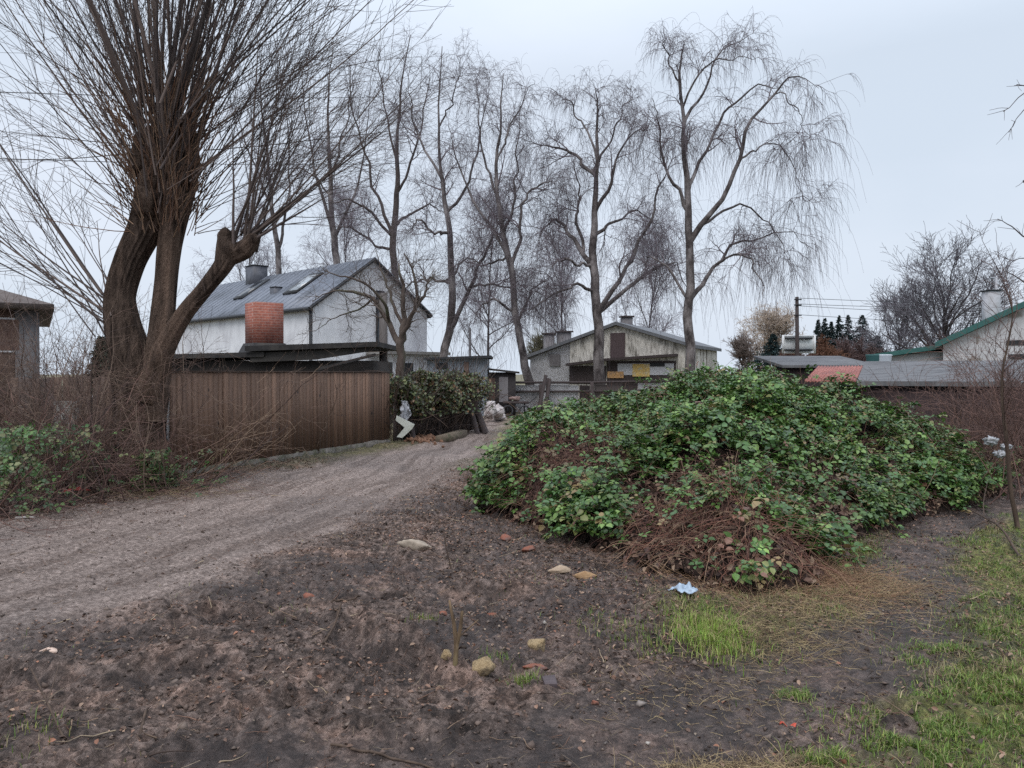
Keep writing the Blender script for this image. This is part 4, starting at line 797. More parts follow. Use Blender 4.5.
mb = MB(); mb.tube([(pc[0]+.5, D, .5), (pc[0]+.8, D, .75)], [.02, .02], 6); mb.build('handle', DARK, ct, True)
mb = MB(); V, Fq = blob((pc[0]-.05, D, .66), (.30, .2, .12), 3, .3, 14, 9, cut=True); mb.add(V, Fq); o = mb.build('junk_bundle', mat('rusty_bundle', (.16, .10, .09), (.26, .19, .17), 9, .9), None); tag(o, 'brown bundle lying on the dark flat cart', 'bundle')

# ------------------------------------------------------------------ garages, right-hand house, left-hand house
FELT = mat('grey_roof_felt', (.10, .10, .105), (.16, .16, .165), 3, .8, (1, 4, 1), .3, .01, (.075, .075, .08), .9)
MAR = mat('maroon_board', (.016, .011, .012), (.034, .022, .024), 5, .85, (6, 6, .5), .4, .01)
gg = thing('garage_row', 'long low dark garage row with flat grey felt roof behind the brambles', 'garage', (14, 22, -.6))
x0 = at(857, 381, 22)[0]; x1 = 19.5
mb = MB(); mb.box((x0+.1, 22, -.9), (x1, 26.3, 1.28)); mb.rot((x0, 22), -27).build('walls', MAR, gg)
mb = MB(); zf = H-(381-HY)/F*22; zb = H+(HY-361.5)/F*26.5; mb.prism([(21.85, zf), (26.5, zb), (26.5, zb-.1), (21.85, zf-.13)], (x1-x0, 0, 0), (x0, 0, 0), (0, 1, 0), UP); mb.rot((x0, 22), -27).build('roof', FELT, gg)
for k in range(4):
    mb = MB(); xa = x0+.5+k*2.3; mb.box((xa, 21.95, -.8), (xa+1.9, 21.998, 1.15), col=None); mb.rot((x0, 22), -27).build('door', mat('garage_door', (.018+.004*k, .011, .012), (.034, .021, .022), 5, .8, (6, 6, .5)), gg)
rr_ = thing('garage', 'garage with red corrugated roof at the left end of the garage row', 'garage', (9, 22, -.6)); xr = x0-1.38
mb = MB(); mb.box((xr+.1, 22, -.9), (x0+.05, 26.0, 1.25)); mb.rot((x0, 22), -27).build('walls', MAR, rr_)
REDC = corr('red_corrugated', (.36, .12, .10), (.48, .20, .165), (.26, .11, .10), 60, 'x'); mb = MB()
nn = 60; xs = np.linspace(xr, x0-.02, nn); 
zf2 = H-(380.5-HY)/F*22; zb2 = H+(HY-366)/F*25.6; wv = .025*np.sin(np.arange(nn)*pi*.5); lft = 0*xs
V = np.concatenate([np.stack([xs, np.full(nn, 21.85), zf2+wv+lft*.3], -1), np.stack([xs, np.full(nn, 25.6), zb2+wv+lft], -1)]); V = np.vstack([V, V-[0, 0, .05]])
i = np.arange(nn-1); Fq = np.vstack([np.stack([i, i+1, i+1+nn, i+nn], -1), np.stack([i+2*nn, i+3*nn, i+1+3*nn, i+1+2*nn], -1), np.stack([i, i+2*nn, i+1+2*nn, i+1], -1)]); mb.add(V, Fq); mb.rot((x0, 22), -27).build('roof', REDC, rr_)
g3 = thing('garage', 'farther low garage with grey roof behind the red corrugated roof', 'garage', (11, 31, -.6)); mb = MB(); xa = at(783, 366, 31)[0]; xb = at(872, 366, 31)[0]; zt = H+(HY-366.5)/F*31
mb.box((xa+.1, 31, -.9), (xb, 34, zt-.05)); mb.build('walls', MAR, g3); mb = MB(); zt2 = H+(HY-357)/F*34.5; mb.prism([(30.8, zt-.05), (34.5, zt2-.05), (34.5, zt2+.05), (30.8, zt+.05)], (xb-xa+.3, 0, 0), (xa-.1, 0, 0), (0, 1, 0), UP); mb.build('roof', FELT, g3)
# right-hand plastered house
m, t, b = _nodes('patched_plaster'); n1 = _noise(t, 3, 5, .6); cA = _ramp(t, n1.outputs['Fac'], [(.3, (.44, .44, .45)), (.7, (.56, .56, .57))]); n2 = _noise(t, .42, 4, .55); f_ = t.nodes.new('ShaderNodeMapRange'); f_.inputs[1].default_value = .50; f_.inputs[2].default_value = .53; t.links.new(n2.outputs['Fac'], f_.inputs[0])
t.links.new(_mixc(t, f_.outputs[0], cA, (.27, .245, .22)), b.inputs['Base Color']); b.inputs['Roughness'].default_value = .9; PATCH = m
GRN = mat('green_metal_trim', (.030, .10, .092), (.05, .14, .128), 5, .45, bump=.1)
rh = thing('plastered_house', 'white patchily plastered house with green edged roof on the right', 'house', (21, 38, -.6))
xl, zE = at(943, 345, 38)[[0, 2]]; xp = xl+6.5; zP = zE+.51*6.5; xr2 = xl+13; pv = (xl, 38); RA = -29
mb = MB(); mb.prism([(xl, -.9), (xr2, -.9), (xr2, zE), (xp, zP), (xl, zE)], (0, 9, 0), (0, 38, 0)); mb.rot(pv, RA).build('walls', PATCH, rh)
mb = MB(); k_ = (zP-zE)/(xp-xl); mb.prism([(xl-.35, zE-.35*k_+.02), (xp, zP+.02), (xp, zP+.30), (xl-.35, zE-.35*k_+.30)], (0, 9.8, 0), (0, 37.6, 0)); mb.prism([(xp, zP+.02), (xr2+.5, zE-.5*k_+.02), (xr2+.5, zE-.5*k_+.30), (xp, zP+.30)], (0, 9.8, 0), (0, 37.6, 0)); mb.rot(pv, RA).build('roof', GRN, rh)
mb = MB(); mb.prism([(xl-2.9, -.9), (xl-.02, -.9), (xl-.02, zE-.25), (xl-2.9, zE-.52)], (0, 6, 0), (0, 40, 0)); mb.rot(pv, RA).build('annexe', mat('annexe_plaster', (.32, .33, .34), (.40, .41, .42), 3, .9), rh)
mb = MB(); mb.prism([(xl-3.2, zE-.58), (xl-.03, zE-.14), (xl-.03, zE+.10), (xl-3.2, zE-.36)], (0, 6.4, 0), (0, 39.7, 0)); mb.rot(pv, RA).build('annexe_roof', GRN, rh)
HO = np.array([xl, 38., 0]); HU = np.array([.8746, -.4848, 0])
for q in ((1006, 1060, 340, 345), (1008, 1060, 354, 359)): mb = MB(); wall_rect(mb, HO, HU, *q, .03); mb.build('window', DARK, rh)
a_ = at(984.5, 291, 41); c_ = at(1002, 291, 41); mb = MB(); mb.box((a_[0]+.18, 41, 3), (c_[0]-.10, 41.6, a_[2])); chx = mb.build('chimney', mat('chimney_plaster', (.36, .36, .38), (.48, .48, .5), 4, .9, c3=(.28, .27, .27), big=2), rh)
mb = MB(); mb.box((a_[0]+.12, 40.95, a_[2]+.002), (c_[0]-.04, 41.65, a_[2]+.07)); mb.build('chimney_cap', DARK, chx); q = at(993, 278, 41.5); mb = MB(); mb.tube([(q[0], 41.3, a_[2]), (q[0], 41.3, q[2])], [.07, .07], 8); mb.tube([(q[0]-.2, 41.5, q[2]), (q[0]+.2, 41.5, q[2])], [.04, .04], 6); mb.build('flue', mat('flue_grey', (.3, .3, .32), (.4, .4, .42), 4, .5), chx)
for px, w_, m_, nm, lb in ((876, .24, mat('teal_drum', (.03, .09, .09), (.05, .13, .13), 4, .5), 'drum', 'dark teal drum on the garage roof'), (885, .30, mat('white_tub', (.45, .5, .55), (.6, .64, .68), 4, .5), 'plastic_tub', 'white tub on the garage roof by the green eave')):
    p = at(px, 354, 26); zr = zb-.02; mb = MB(); w2 = w_; mb.tube([(p[0], 26.2, zr-.06), (p[0], 26.2, zr+.02), (p[0], 26.2, zr+.20), (p[0], 26.2, zr+.24), (p[0], 26.2, zr+.25)], [w2*.85, w2*.9, w2, w2*1.06, w2*.9], 12); o = mb.build(nm, m_, None, True, loc=(p[0], 26.2, zr-.06)); tag(o, lb, 'container')
# left house
lh = thing('hip_roofed_house', 'brown house with shallow overhanging hip roof at the left edge', 'house', (-19, 24, 0))
mb = MB(); mb.box((-24, 24.6, -.1), (-14.95, 34, 3.62)); mb.rot((-14.95, 24.6), 31.3).build('walls', mat('brown_brick_wall', (.13, .085, .065), (.20, .13, .10), 5, .9, c3=(.10, .075, .065), big=1.2), lh)
mb = MB(); z0 = 3.62; cs = [(-24.9, 23.9), (-14.5, 23.9), (-14.5, 34.8), (-24.9, 34.8)]; V = [(*c, z0) for c in cs]+[(*c, z0+.16) for c in cs]+[(-19.5, 29.3, 5.6)]
mb.add(V, [[3, 2, 1, 0], [0, 1, 5, 4], [1, 2, 6, 5], [2, 3, 7, 6], [3, 0, 4, 7]]); mb.add([V[k] for k in (4, 5, 6, 7, 8)], [[0, 1, 4], [1, 2, 4], [2, 3, 4], [3, 0, 4]]); mb.rot((-14.95, 24.6), 31.3).build('roof', mat('brown_roof', (.08, .062, .055), (.13, .105, .095), 4, .85), lh)
mb = MB(); mb.box((-15.55, 24.54, -.1), (-14.90, 24.66, 3.6)); mb.rot((-14.95, 24.6), 31.3).build('corner_pilaster', mat('taupe_plaster', (.15, .14, .145), (.2, .19, .19), 4, .9), lh)
mb = MB(); wall_rect(mb, np.array([-14.95, 24.6, 0]), np.array([.854, .52, 0]), -60, 21.5, 317, 352, .04); wf_ = mb.build('window', mat('white_frame', (.5, .5, .52), (.6, .6, .62), 4, .5, bump=0), lh); mb = MB(); wall_rect(mb, np.array([-14.95, 24.6, 0]), np.array([.854, .52, 0]), -39, 19.5, 319, 350, .06); mb.build('pane', mat('brown_shutter', (.10, .06, .05), (.15, .09, .07), 4, .7, (1, 1, 8)), wf_)

# ------------------------------------------------------------------ utility pole, backboard, cables
pt = at(796.5, 297, 42.4); up = thing('utility_pole', 'dark wooden utility pole rising behind the bramble mound', 'pole', (pt[0], 42.4, -.6))
mb = MB(); mb.tube([(pt[0]+.06, 42.4, -.8), (pt[0]+.03, 42.4, 3), (pt[0], 42.4, pt[2])], [.13, .11, .09], 10); mb.build('post', OLDW, up, True)
for k, z_ in enumerate((.15, .45, 1.0)):
    mb = MB(); mb.tube([(pt[0]-.18, 42.3, pt[2]-z_), (pt[0]+.22, 42.3, pt[2]-z_)], [.035, .035], 6); mb.build('crossarm', DARK, up, True)
bb = thing('basketball_backboard', 'white basketball backboard fixed to the wooden utility pole', 'backboard', at(798, 353, 42.8))
a_ = at(783, 336, 42.8); c_ = at(814.5, 352.5, 42.8); mb = MB(); mb.box((a_[0], 42.8, c_[2]), (c_[0], 42.84, a_[2]), jit=.01); mb.build('board', mat('acrylic_board', (.66, .68, .68), (.74, .76, .76), 4, .4, bump=0), bb)
mb = MB(); w_ = .06
for q in ((a_[0]-.03, a_[2]-.05, c_[0]+.03, a_[2]+.05), (a_[0]-.03, c_[2]-.05, c_[0]+.03, c_[2]+.05)): mb.box((q[0], 42.77, q[1]), (q[2], 42.86, q[3]))
for q in (a_[0], c_[0]): mb.box((q-.05, 42.765, c_[2]-.05), (q+.05, 42.865, a_[2]+.05))
mb.build('frame', mat('white_paint', (.6, .62, .62), (.7, .71, .72), 4, .5, bump=0), bb)
for py in (338.5, 350): mb = MB(); p0 = at(785, py, 42.68); p1 = at(812, py-1, 42.68); mb.box((p0[0], 42.6, p0[2]-.05), (p1[0], 42.76, p0[2]+.05)); mb.build('bracket', DARK, bb)
rng = np.random.default_rng(3); CB = mat('cable_black', (.02, .02, .022), (.03, .03, .032), 4, .6, bump=0)
for k, (za, zb_, yb, lb) in enumerate(((.1, 7.2, 60, 'topmost of the cables running right from the utility pole'), (.42, 6.7, 58, 'second cable from the top running right from the utility pole'), (.52, 6.4, 62, 'third cable from the top, close under the second, right of the pole'), (1.0, 5.4, 60, 'lowest of the cables running right from the utility pole'))):
    A_ = np.array([pt[0], 42.3, pt[2]-za+.03]); B_ = np.array([48., yb, zb_]); tt = np.linspace(0, 1, 30)[:, None]; P = A_*(1-tt)+B_*tt; P[:, 2] -= 1.3*(tt*(1-tt))[:, 0]*.8; mb = MB(); mb.tube(P, .014, 5); o = mb.build('overhead_cable', CB, None, True, loc=A_); tag(o, lb, 'cable', 'cables from the utility pole')
for k, (ya, xx, lb) in enumerate(((98, 262, 'upper thin cable crossing the sky behind the pollard willow'), (164, 262, 'lower thin cable crossing the sky behind the pollard willow'))):
    A_ = at(-40, ya-6, 20); B_ = at(388+20*k, ya, 37+k*0); tt = np.linspace(0, 1, 24)[:, None]; P = A_*(1-tt)+B_*tt; P[:, 2] -= .5*(tt*(1-tt))[:, 0]; mb = MB(); mb.tube(P, .012, 5); o = mb.build('overhead_cable', CB, None, True, loc=A_); tag(o, lb, 'cable', 'cables behind the willow')

# ------------------------------------------------------------------ trees
BIRCH = mat('birch_bark', (.030, .025, .025), (.13, .112, .108), 5, .9, (1.6, 1.6, .8), 1, .04, (.26, .235, .23), 1.2, 0, 9, .12)
def birch(base, trunk, limbs, label, seed, name='birch_tree', group='bare trees in a row beyond the fence', k2=9, k3=6, k4=6, L2=(1.2, 2.6), L3=(.6, 1.3), L4=(.6, 1.6), droop=-.34, tw=(.13, .108, .12), m=None, rt=.0043, fine=1.0, lean3=.02, wob=.05, lw=.09, slim=.86):
    rng = np.random.default_rng(seed); D = base; x0 = at(trunk[0][0], trunk[0][1], D)
    tr = thing(name, label, 'tree', (x0[0], D, 0), group)
    paths = [limb([(a, b_, D+dd, r) for a, b_, dd, r in [(*q, ) for q in trunk]], 26, wob, rng)] if len(trunk[0]) == 4 else None
    tb = MB(); Pt, Rt = paths[0]; Rt = Rt*slim
    if Pt[0][2] > 0: Pt = np.vstack([[Pt[0][0], Pt[0][1], -.7], Pt]); Rt = np.concatenate([[Rt[0]*1.15], Rt])
    tb.tube(Pt, Rt, 12)
    LPs = []
    for L in limbs:
        P, R = limb([(a, b_, D+dd, r) for a, b_, dd, r in L], 18, lw, rng); R = R*slim
        cand = np.concatenate([Pt]+[q[0] for q in LPs]); dj = np.linalg.norm(cand-P[0], axis=1); c0 = cand[dj.argmin()]
        if dj.min() < 1.0: P = P+(c0-P[0])*(1-np.linspace(0, 1, 18))[:, None]**2
        tb.tube(P, R, 8); LPs.append((P, R))
    tb.build('trunk', m or BIRCH, tr, True)
    up_ = Pt[len(Pt)//3:]; r_up = Rt[len(Pt)//3:]; ii = np.linspace(0, len(up_)-1, 18).astype(int); LPs.append((up_[ii], r_up[ii]))
    P = np.stack([p for p, r in LPs]); R = np.stack([r for p, r in LPs]); cr = MB()
    tz = np.array(tw)
    p, d, r, t_ = spawn(P, R, k2, .25, 1, 30, 75, rng); n = len(p); d[:, 2] += .25; L = rng.uniform(*L2, n)*(1-.45*t_)*np.where(p[:, 2] > Pt[-1][2]*.82, .42, 1); P2 = grow(p, d, L, 10, .17, .02, rng); R2 = taper(n, 10, np.clip(r*.55, .012, .05), rt*1.3); V, Fq = tubes(P2, R2, 5); cr.add(V, Fq, tz*1.3)
    p, d, r, t_ = spawn(P2, R2, k3, .2, 1, 30, 70, rng); n = len(p); P3 = grow(p, d, rng.uniform(*L3, n), 7, .15, lean3+droop*.2, rng); R3 = taper(n, 7, np.clip(r*.7, rt, .016), rt); V, Fq = tubes(P3, R3, 4); cr.add(V, Fq, tz*1.1)
    p, d, r, t_ = spawn(P3, R3, k4, .2, 1, 20, 60, rng); n = len(p); P4_ = grow(p, d, rng.gamma(3, .33, n).clip(.3, 3)*(L4[1]/1.3)*np.where(p[:, 2] > Pt[-1][2]*.85, .45, 1)*.8, 7, .11, droop, rng); P4_[..., 2] = np.maximum(P4_[..., 2], .8); V, Fq = tubes(P4_, taper(n, 7, rt*fine, rt*.62*fine), 3); cr.add(V, Fq, tz)
    cr.build('crown', BRANCHY, tr)
    return tr
j = lambda *a: list(a)
# far right of the row: tall weeping birch
birch(30, [(689, 386, 0, .24), (689, 330, 0, .21), (690, 266, 0, .18), (687, 206, 0, .15), (682, 129, .2, .09), (679, 75, .3, .06), (684, 46, .3, .02)],
 [[(695, 245, 0, .15), (723, 202, -.5, .11), (742, 167, -.8, .09), (749, 129, -1, .07), (775, 94, -1.2, .045), (800, 78, -1.4, .025), (818, 92, -1.5, .008)],
  [(690, 190, 0, .10), (702, 155, .4, .07), (722, 118, .8, .055), (749, 93, 1, .04), (783, 88, 1.2, .012)],
  [(684, 130, .1, .08), (706, 99, .4, .05), (716, 60, .5, .035), (738, 42, .6, .018), (756, 36, .6, .006)],
  [(684, 110, .1, .05), (700, 75, -.5, .04), (726, 62, -.8, .025), (756, 60, -.9, .008)],
  [(690, 296, 0, .13), (712, 268, .6, .09), (730, 248, 1, .06), (755, 240, 1.3, .04), (787, 232, 1.6, .02), (806, 246, 1.7, .006)],
  [(702, 225, .2, .07), (732, 205, .9, .05), (760, 215, 1.2, .035), (780, 245, 1.3, .015), (785, 275, 1.3, .006)],
  [(712, 268, .5, .06), (735, 252, -.5, .045), (755, 270, -.9, .03), (762, 300, -1, .01)],
  [(688, 215, 0, .10), (668, 175, -.5, .06), (660, 130, -.8, .035), (652, 100, -.9, .01)],
  [(680, 90, .3, .045), (668, 60, .2, .03), (664, 42, 0, .012)],
  [(688, 300, 0, .07), (665, 265, .6, .05), (645, 262, .9, .03), (635, 285, 1, .01)],
  [(742, 167, -.8, .05), (765, 150, -.9, .03), (790, 160, -1, .02), (800, 200, -1, .007)],
  [(775, 94, -1.2, .03), (795, 110, -1.5, .02), (808, 140, -1.6, .007)]],
 'tall weeping birch with arching right branches, rightmost of the bare row', 101, k2=8, k3=6, k4=7, L2=(.9, 2.0), L4=(.8, 2.0), droop=-.42)
birch(34, [(600, 388, 0, .30), (598, 330, 0, .25), (594, 290, 0, .23), (593, 240, 0, .19), (597, 200, 0, .14), (598, 150, 0, .09), (597, 110, 0, .05), (596, 90, 0, .02)],
 [[(590, 280, 0, .16), (575, 246, .5, .11), (563, 226, .8, .08), (548, 222, 1, .05), (538, 240, 1.1, .02)],
  [(580, 255, .4, .09), (578, 215, .8, .07), (580, 190, 1, .04), (570, 160, 1, .015)],
  [(602, 315, 0, .15), (618, 285, -.5, .12), (632, 262, -.8, .09), (648, 228, -1, .07), (659, 191, -1.1, .045), (668, 166, -1.2, .012)],
  [(602, 318, 0, .13), (633, 290, .5, .10), (655, 272, .9, .07), (677, 266, 1.2, .04), (688, 300, 1.2, .012)],
  [(592, 290, 0, .10), (575, 285, -.6, .07), (555, 294, -.9, .05), (536, 302, -1.1, .03), (530, 320, -1.1, .01)],
  [(595, 180, 0, .10), (571, 157, .6, .07), (549, 146, .9, .04), (522, 140, 1, .012)],
  [(596, 215, 0, .11), (612, 180, -.4, .08), (620, 150, -.7, .05), (638, 130, -.9, .03), (650, 125, -1, .008)],
  [(597, 170, 0, .08), (610, 140, .4, .05), (622, 112, .6, .03), (630, 98, .7, .008)],
  [(597, 160, 0, .07), (583, 128, .5, .05), (572, 108, .6, .03), (560, 100, .6, .008)],
  [(596, 240, 0, .10), (612, 225, .5, .07), (635, 212, .9, .04), (655, 222, 1, .012)],
  [(593, 265, 0, .09), (578, 262, -.8, .06), (560, 258, -1, .04), (548, 275, -1.1, .012)]],
 'broad many limbed birch directly in front of the barn gable', 102, k2=9, k3=7, k4=8, L4=(.7, 2.0), droop=-.42)
birch(34.6, [(531, 388, 0, .25), (523, 352, 0, .20), (516, 322, 0, .175), (513, 285, 0, .16), (507, 250, 0, .16), (500, 215, 0, .12), (497, 170, 0, .09), (500, 120, 0, .05), (503, 75, 0, .02)],
 [[(511, 268, 0, .11), (498, 236, .4, .09), (482, 213, .7, .07), (466, 185, .9, .05), (452, 150, 1, .03), (448, 120, 1, .01)],
  [(513, 265, 0, .10), (521, 235, -.4, .08), (522, 205, -.6, .06), (535, 188, -.7, .05), (552, 178, -.8, .02)],
  [(503, 235, 0, .09), (514, 200, .4, .06), (517, 160, .5, .04), (520, 95, .6, .01)],
  [(513, 310, 0, .08), (497, 300, -.5, .06), (482, 305, -.8, .04), (474, 325, -.9, .012)],
  [(515, 320, 0, .07), (530, 290, .5, .05), (545, 282, .8, .03), (552, 300, .8, .01)],
  [(499, 190, 0, .07), (485, 150, .4, .05), (478, 105, .5, .03), (476, 75, .5, .008)],
  [(499, 160, 0, .06), (512, 125, -.4, .04), (528, 95, -.5, .02), (535, 80, -.5, .008)],
  [(507, 250, 0, .07), (490, 262, .7, .05), (472, 262, .9, .03), (462, 280, .9, .01)]],
 'slender birch with curved base left of the barn', 103, k2=8, k3=7, k4=8, L4=(.7, 1.9), droop=-.38)
birch(37, [(440, 376, 0, .24), (443, 355, 0, .23), (450, 330, 0, .22), (451, 295, 0, .20), (450, 240, 0, .16), (446, 205, 0, .13), (441, 170, 0, .09), (438, 110, 0, .05), (442, 48, 0, .02)],
 [[(452, 332, 0, .14), (465, 302, -.4, .12), (478, 272, -.7, .09), (488, 250, -.9, .07), (497, 225, -1, .04), (502, 200, -1, .01)],
  [(470, 290, -.5, .08), (490, 284, -.7, .06), (510, 290, -.9, .04), (522, 302, -1, .01)],
  [(448, 290, 0, .09), (430, 282, .5, .07), (412, 284, .8, .05), (402, 305, .9, .015)],
  [(450, 240, 0, .09), (435, 235, -.6, .07), (420, 222, -.9, .05), (405, 232, -1, .015)],
  [(447, 215, 0, .10), (466, 192, .4, .07), (478, 150, .6, .05), (486, 100, .7, .02), (490, 72, .7, .008)],
  [(442, 185, 0, .08), (424, 150, .4, .06), (412, 105, .5, .03), (408, 70, .5, .01)],
  [(450, 275, 0, .08), (466, 258, .7, .05), (480, 262, 1, .03), (490, 280, 1, .01)],
  [(440, 130, 0, .05), (455, 95, -.4, .03), (462, 58, -.5, .01)]],
 'bare tree with forked trunk rising just right of the white house', 104, k2=9, k3=7, k4=8, droop=-.22, L4=(.6, 1.5))
birch(43, [(400, 340, 0, .25), (394, 262, 0, .22), (397, 205, 0, .18), (398, 155, 0, .12), (401, 95, 0, .06), (411, 38, 0, .02)],
 [[(393, 240, 0, .12), (378, 195, .4, .09), (364, 150, .6, .06), (352, 95, .7, .03), (350, 60, .7, .01)],
  [(392, 238, 0, .10), (370, 212, -.6, .08), (350, 202, -.9, .05), (325, 205, -1, .015)],
  [(397, 230, 0, .10), (412, 215, .5, .08), (430, 205, .8, .05), (445, 215, .9, .015)],
  [(398, 195, 0, .09), (414, 160, -.4, .07), (424, 110, -.6, .04), (432, 62, -.7, .01)],
  [(398, 165, 0, .08), (388, 120, .5, .05), (380, 70, .6, .03), (376, 40, .6, .01)],
  [(392, 255, 0, .10), (372, 245, .7, .07), (350, 228, 1, .05), (335, 232, 1, .015)]],
 'bare tree standing right behind the white house gable peak', 105, k2=10, k3=7, k4=8, droop=-.14, L4=(.6, 1.4), m=mat_bark('dark_bark', (.045, .036, .034), (.10, .082, .075)))
birch(46, [(342, 350, 0, .28), (337, 262, 0, .24), (333, 225, 0, .21), (331, 175, 0, .14), (329, 110, 0, .07), (334, 45, 0, .02)],
 [[(333, 228, 0, .13), (320, 192, .5, .10), (312, 150, .7, .06), (304, 95, .8, .03), (300, 55, .8, .01)],
  [(336, 235, 0, .12), (350, 205, -.5, .09), (361, 170, -.7, .06), (368, 120, -.9, .03), (372, 70, -.9, .01)],
  [(331, 180, 0, .08), (345, 140, .5, .05), (352, 90, .6, .03), (356, 55, .6, .01)],
  [(332, 200, 0, .07), (310, 175, -.5, .05), (290, 170, -.7, .03), (275, 185, -.8, .01)]],
 'pale trunked birch behind the middle of the grey metal roof', 106, k2=10, k3=7, k4=8, droop=-.16, L4=(.6, 1.4))
birch(48, [(283, 350, 0, .22), (279, 262, 0, .20), (273, 215, 0, .15), (268, 160, 0, .10), (262, 90, 0, .04), (262, 50, 0, .02)],
 [[(278, 250, 0, .12), (288, 205, .5, .08), (290, 150, .7, .05), (286, 85, .8, .015)],
  [(272, 205, 0, .09), (255, 165, -.5, .06), (240, 125, -.7, .03), (232, 90, -.7, .01)],
  [(275, 225, 0, .08), (298, 190, .5, .05), (312, 160, .7, .03), (318, 120, .7, .01)]],
 'pale slim birch behind the left end of the grey metal roof', 107, k2=9, k3=7, k4=8, droop=-.16, L4=(.6, 1.4))
# small fruit tree in front of the gable
FR = mat_bark('fruit_bark', (.06, .045, .04), (.12, .095, .08), (.09, .10, .06))
birch(20.8, [(399, 425, 0, .12), (400, 380, 0, .115), (400, 345, 0, .11), (403, 325, 0, .08), (404, 295, 0, .05), (400, 262, 0, .02)],
 [[(400, 345, 0, .09), (388, 322, .3, .07), (374, 300, .5, .055), (352, 292, .7, .04), (330, 292, .8, .02), (312, 300, .8, .008)],
  [(390, 325, .3, .05), (384, 305, -.2, .04), (366, 285, -.5, .03), (340, 276, -.7, .02), (322, 268, -.8, .008)],
  [(401, 340, 0, .08), (410, 318, -.3, .06), (417, 298, -.5, .045), (414, 275, -.6, .03), (404, 255, -.7, .01)],
  [(403, 325, 0, .05), (392, 300, .4, .04), (383, 275, .6, .02), (376, 250, .7, .008)],
  [(412, 312, -.3, .04), (424, 295, -.1, .03), (432, 275, 0, .012)],
  [(374, 300, .5, .035), (360, 310, .6, .025), (335, 318, .7, .015), (315, 332, .8, .006)]],
 'small bare fruit tree at the end of the brown fence', 108, 'fruit_tree', None, k2=6, k3=5, k4=4, L2=(.4, 1.0), L3=(.25, .6), L4=(.2, .6), droop=.0, m=FR, rt=.004, tw=(.10, .08, .07), lw=.028, slim=1)
# big round tree by the plastered house
def round_tree(px, py_top, py_base, D, width, label, seed, name, tw, rt, cat='tree', group=None, k=(14, 9, 7, 6), trunk_r=.28, m=None, droop=0., spread=(.25, .95), fork=.25):
    rng = np.random.default_rng(seed); top = at(px, py_top, D); z0 = -.6; Ht = top[2]-z0; tr = thing(name, label, cat, (top[0], D, z0), group); n = k[0]
    Pt = grow(np.array([[top[0], D, z0]]), np.array([[0, 0, 1.]]), np.array([Ht*.62]), 12, .04, .05, rng); Rt = taper(1, 12, trunk_r, trunk_r*.25, .8)
    p, d, r, t_ = spawn(Pt, Rt, n, fork, .98, 35, 70, rng); az = rng.permutation(n)*2*pi/n+rng.normal(0, .2, n); tl = (1.15-t_)
    el = np.radians(15+60*t_); d = np.stack([np.cos(az)*np.cos(el), np.sin(az)*np.cos(el), np.sin(el)], -1)
    L = width/2*rng.uniform(.85, 1.1, n)*np.where(t_ > .6, .9, 1.0)*(.75+.35*np.sin(pi*np.clip(t_*1.0, 0, 1))); P1 = grow(p, d, L, 10, .10, .05, rng); R1 = taper(n, 10, r*.6, rt*2.5)
    tb = MB(); V, Fq = tubes(Pt, Rt, 10); tb.add(V, Fq); V, Fq = tubes(P1, R1, 6); tb.add(V, Fq); tb.build('trunk', m or mat_bark(name+'_bark', (.04, .034, .034), (.085, .072, .07)), tr, True)
    cr = MB(); tz = np.array(tw); P, R = np.concatenate([P1, np.repeat(Pt[:, -11:], 2, 0)]), np.concatenate([R1, np.repeat(Rt[:, -11:], 2, 0)]); Ls = (width*.26, width*.15, width*.085)
    for lv in range(3):
        p, d, r, t_ = spawn(P, R, k[lv+1], .2, 1, 20, 55, rng); nn_ = len(p); d[:, 2] += .15 if lv < 2 else 0; q = grow(p, d, rng.uniform(.5, 1.1, nn_)*Ls[lv], 6, .12, .03 if lv < 2 else droop, rng); rr2 = taper(nn_, 6, np.clip(r*.6, rt, .06/(lv+1)), rt); V, Fq = tubes(q, rr2, (5, 4, 3)[lv]); cr.add(V, Fq, tz); P, R = q, rr2
    cr.build('crown', BRANCHY, tr); return tr
round_tree(944, 239, 345, 60, 11.0, 'big round bare tree left of the plastered chimney', 201, 'bare_tree', (.12, .11, .125), .011, k=(18, 9, 6, 4))
round_tree(893, 275, 345, 66, 8.0, 'smaller bare tree left of and touching the big round one', 202, 'bare_tree', (.18, .165, .185), .011, k=(13, 8, 6, 4), trunk_r=.2)
round_tree(768, 316, 352, 75, 7.5, 'pale tan twiggy willow beyond the basketball backboard', 203, 'willow_tree', (.42, .34, .27), .014, k=(14, 8, 6, 5), trunk_r=.2, droop=-.10)
round_tree(742, 330, 355, 70, 4, 'small pale bare tree between barn and backboard', 209, 'bare_tree', (.20, .16, .14), .014, k=(12, 8, 6, 5), trunk_r=.12)
for k, (px, py, w_, c_, lb) in enumerate(((795, 338, 4.6, (.14, .075, .055), 'reddish brown scrub bush behind the backboard'), (824, 336, 5, (.16, .08, .05), 'rust coloured bush right of the backboard'), (846, 337, 5.5, (.11, .07, .065), 'grey-brown bush in front of the spruces'), (872, 343, 4.5, (.09, .06, .055), 'dark brown bush at the right end of the scrub'))):
    round_tree(px, py+9, 360, 58, w_*.8, lb, 210+k, 'bare_shrub', c_, .014, 'shrub', 'scrub beyond the garages', (12, 8, 7, 6), .1, None, .02, fork=.05)
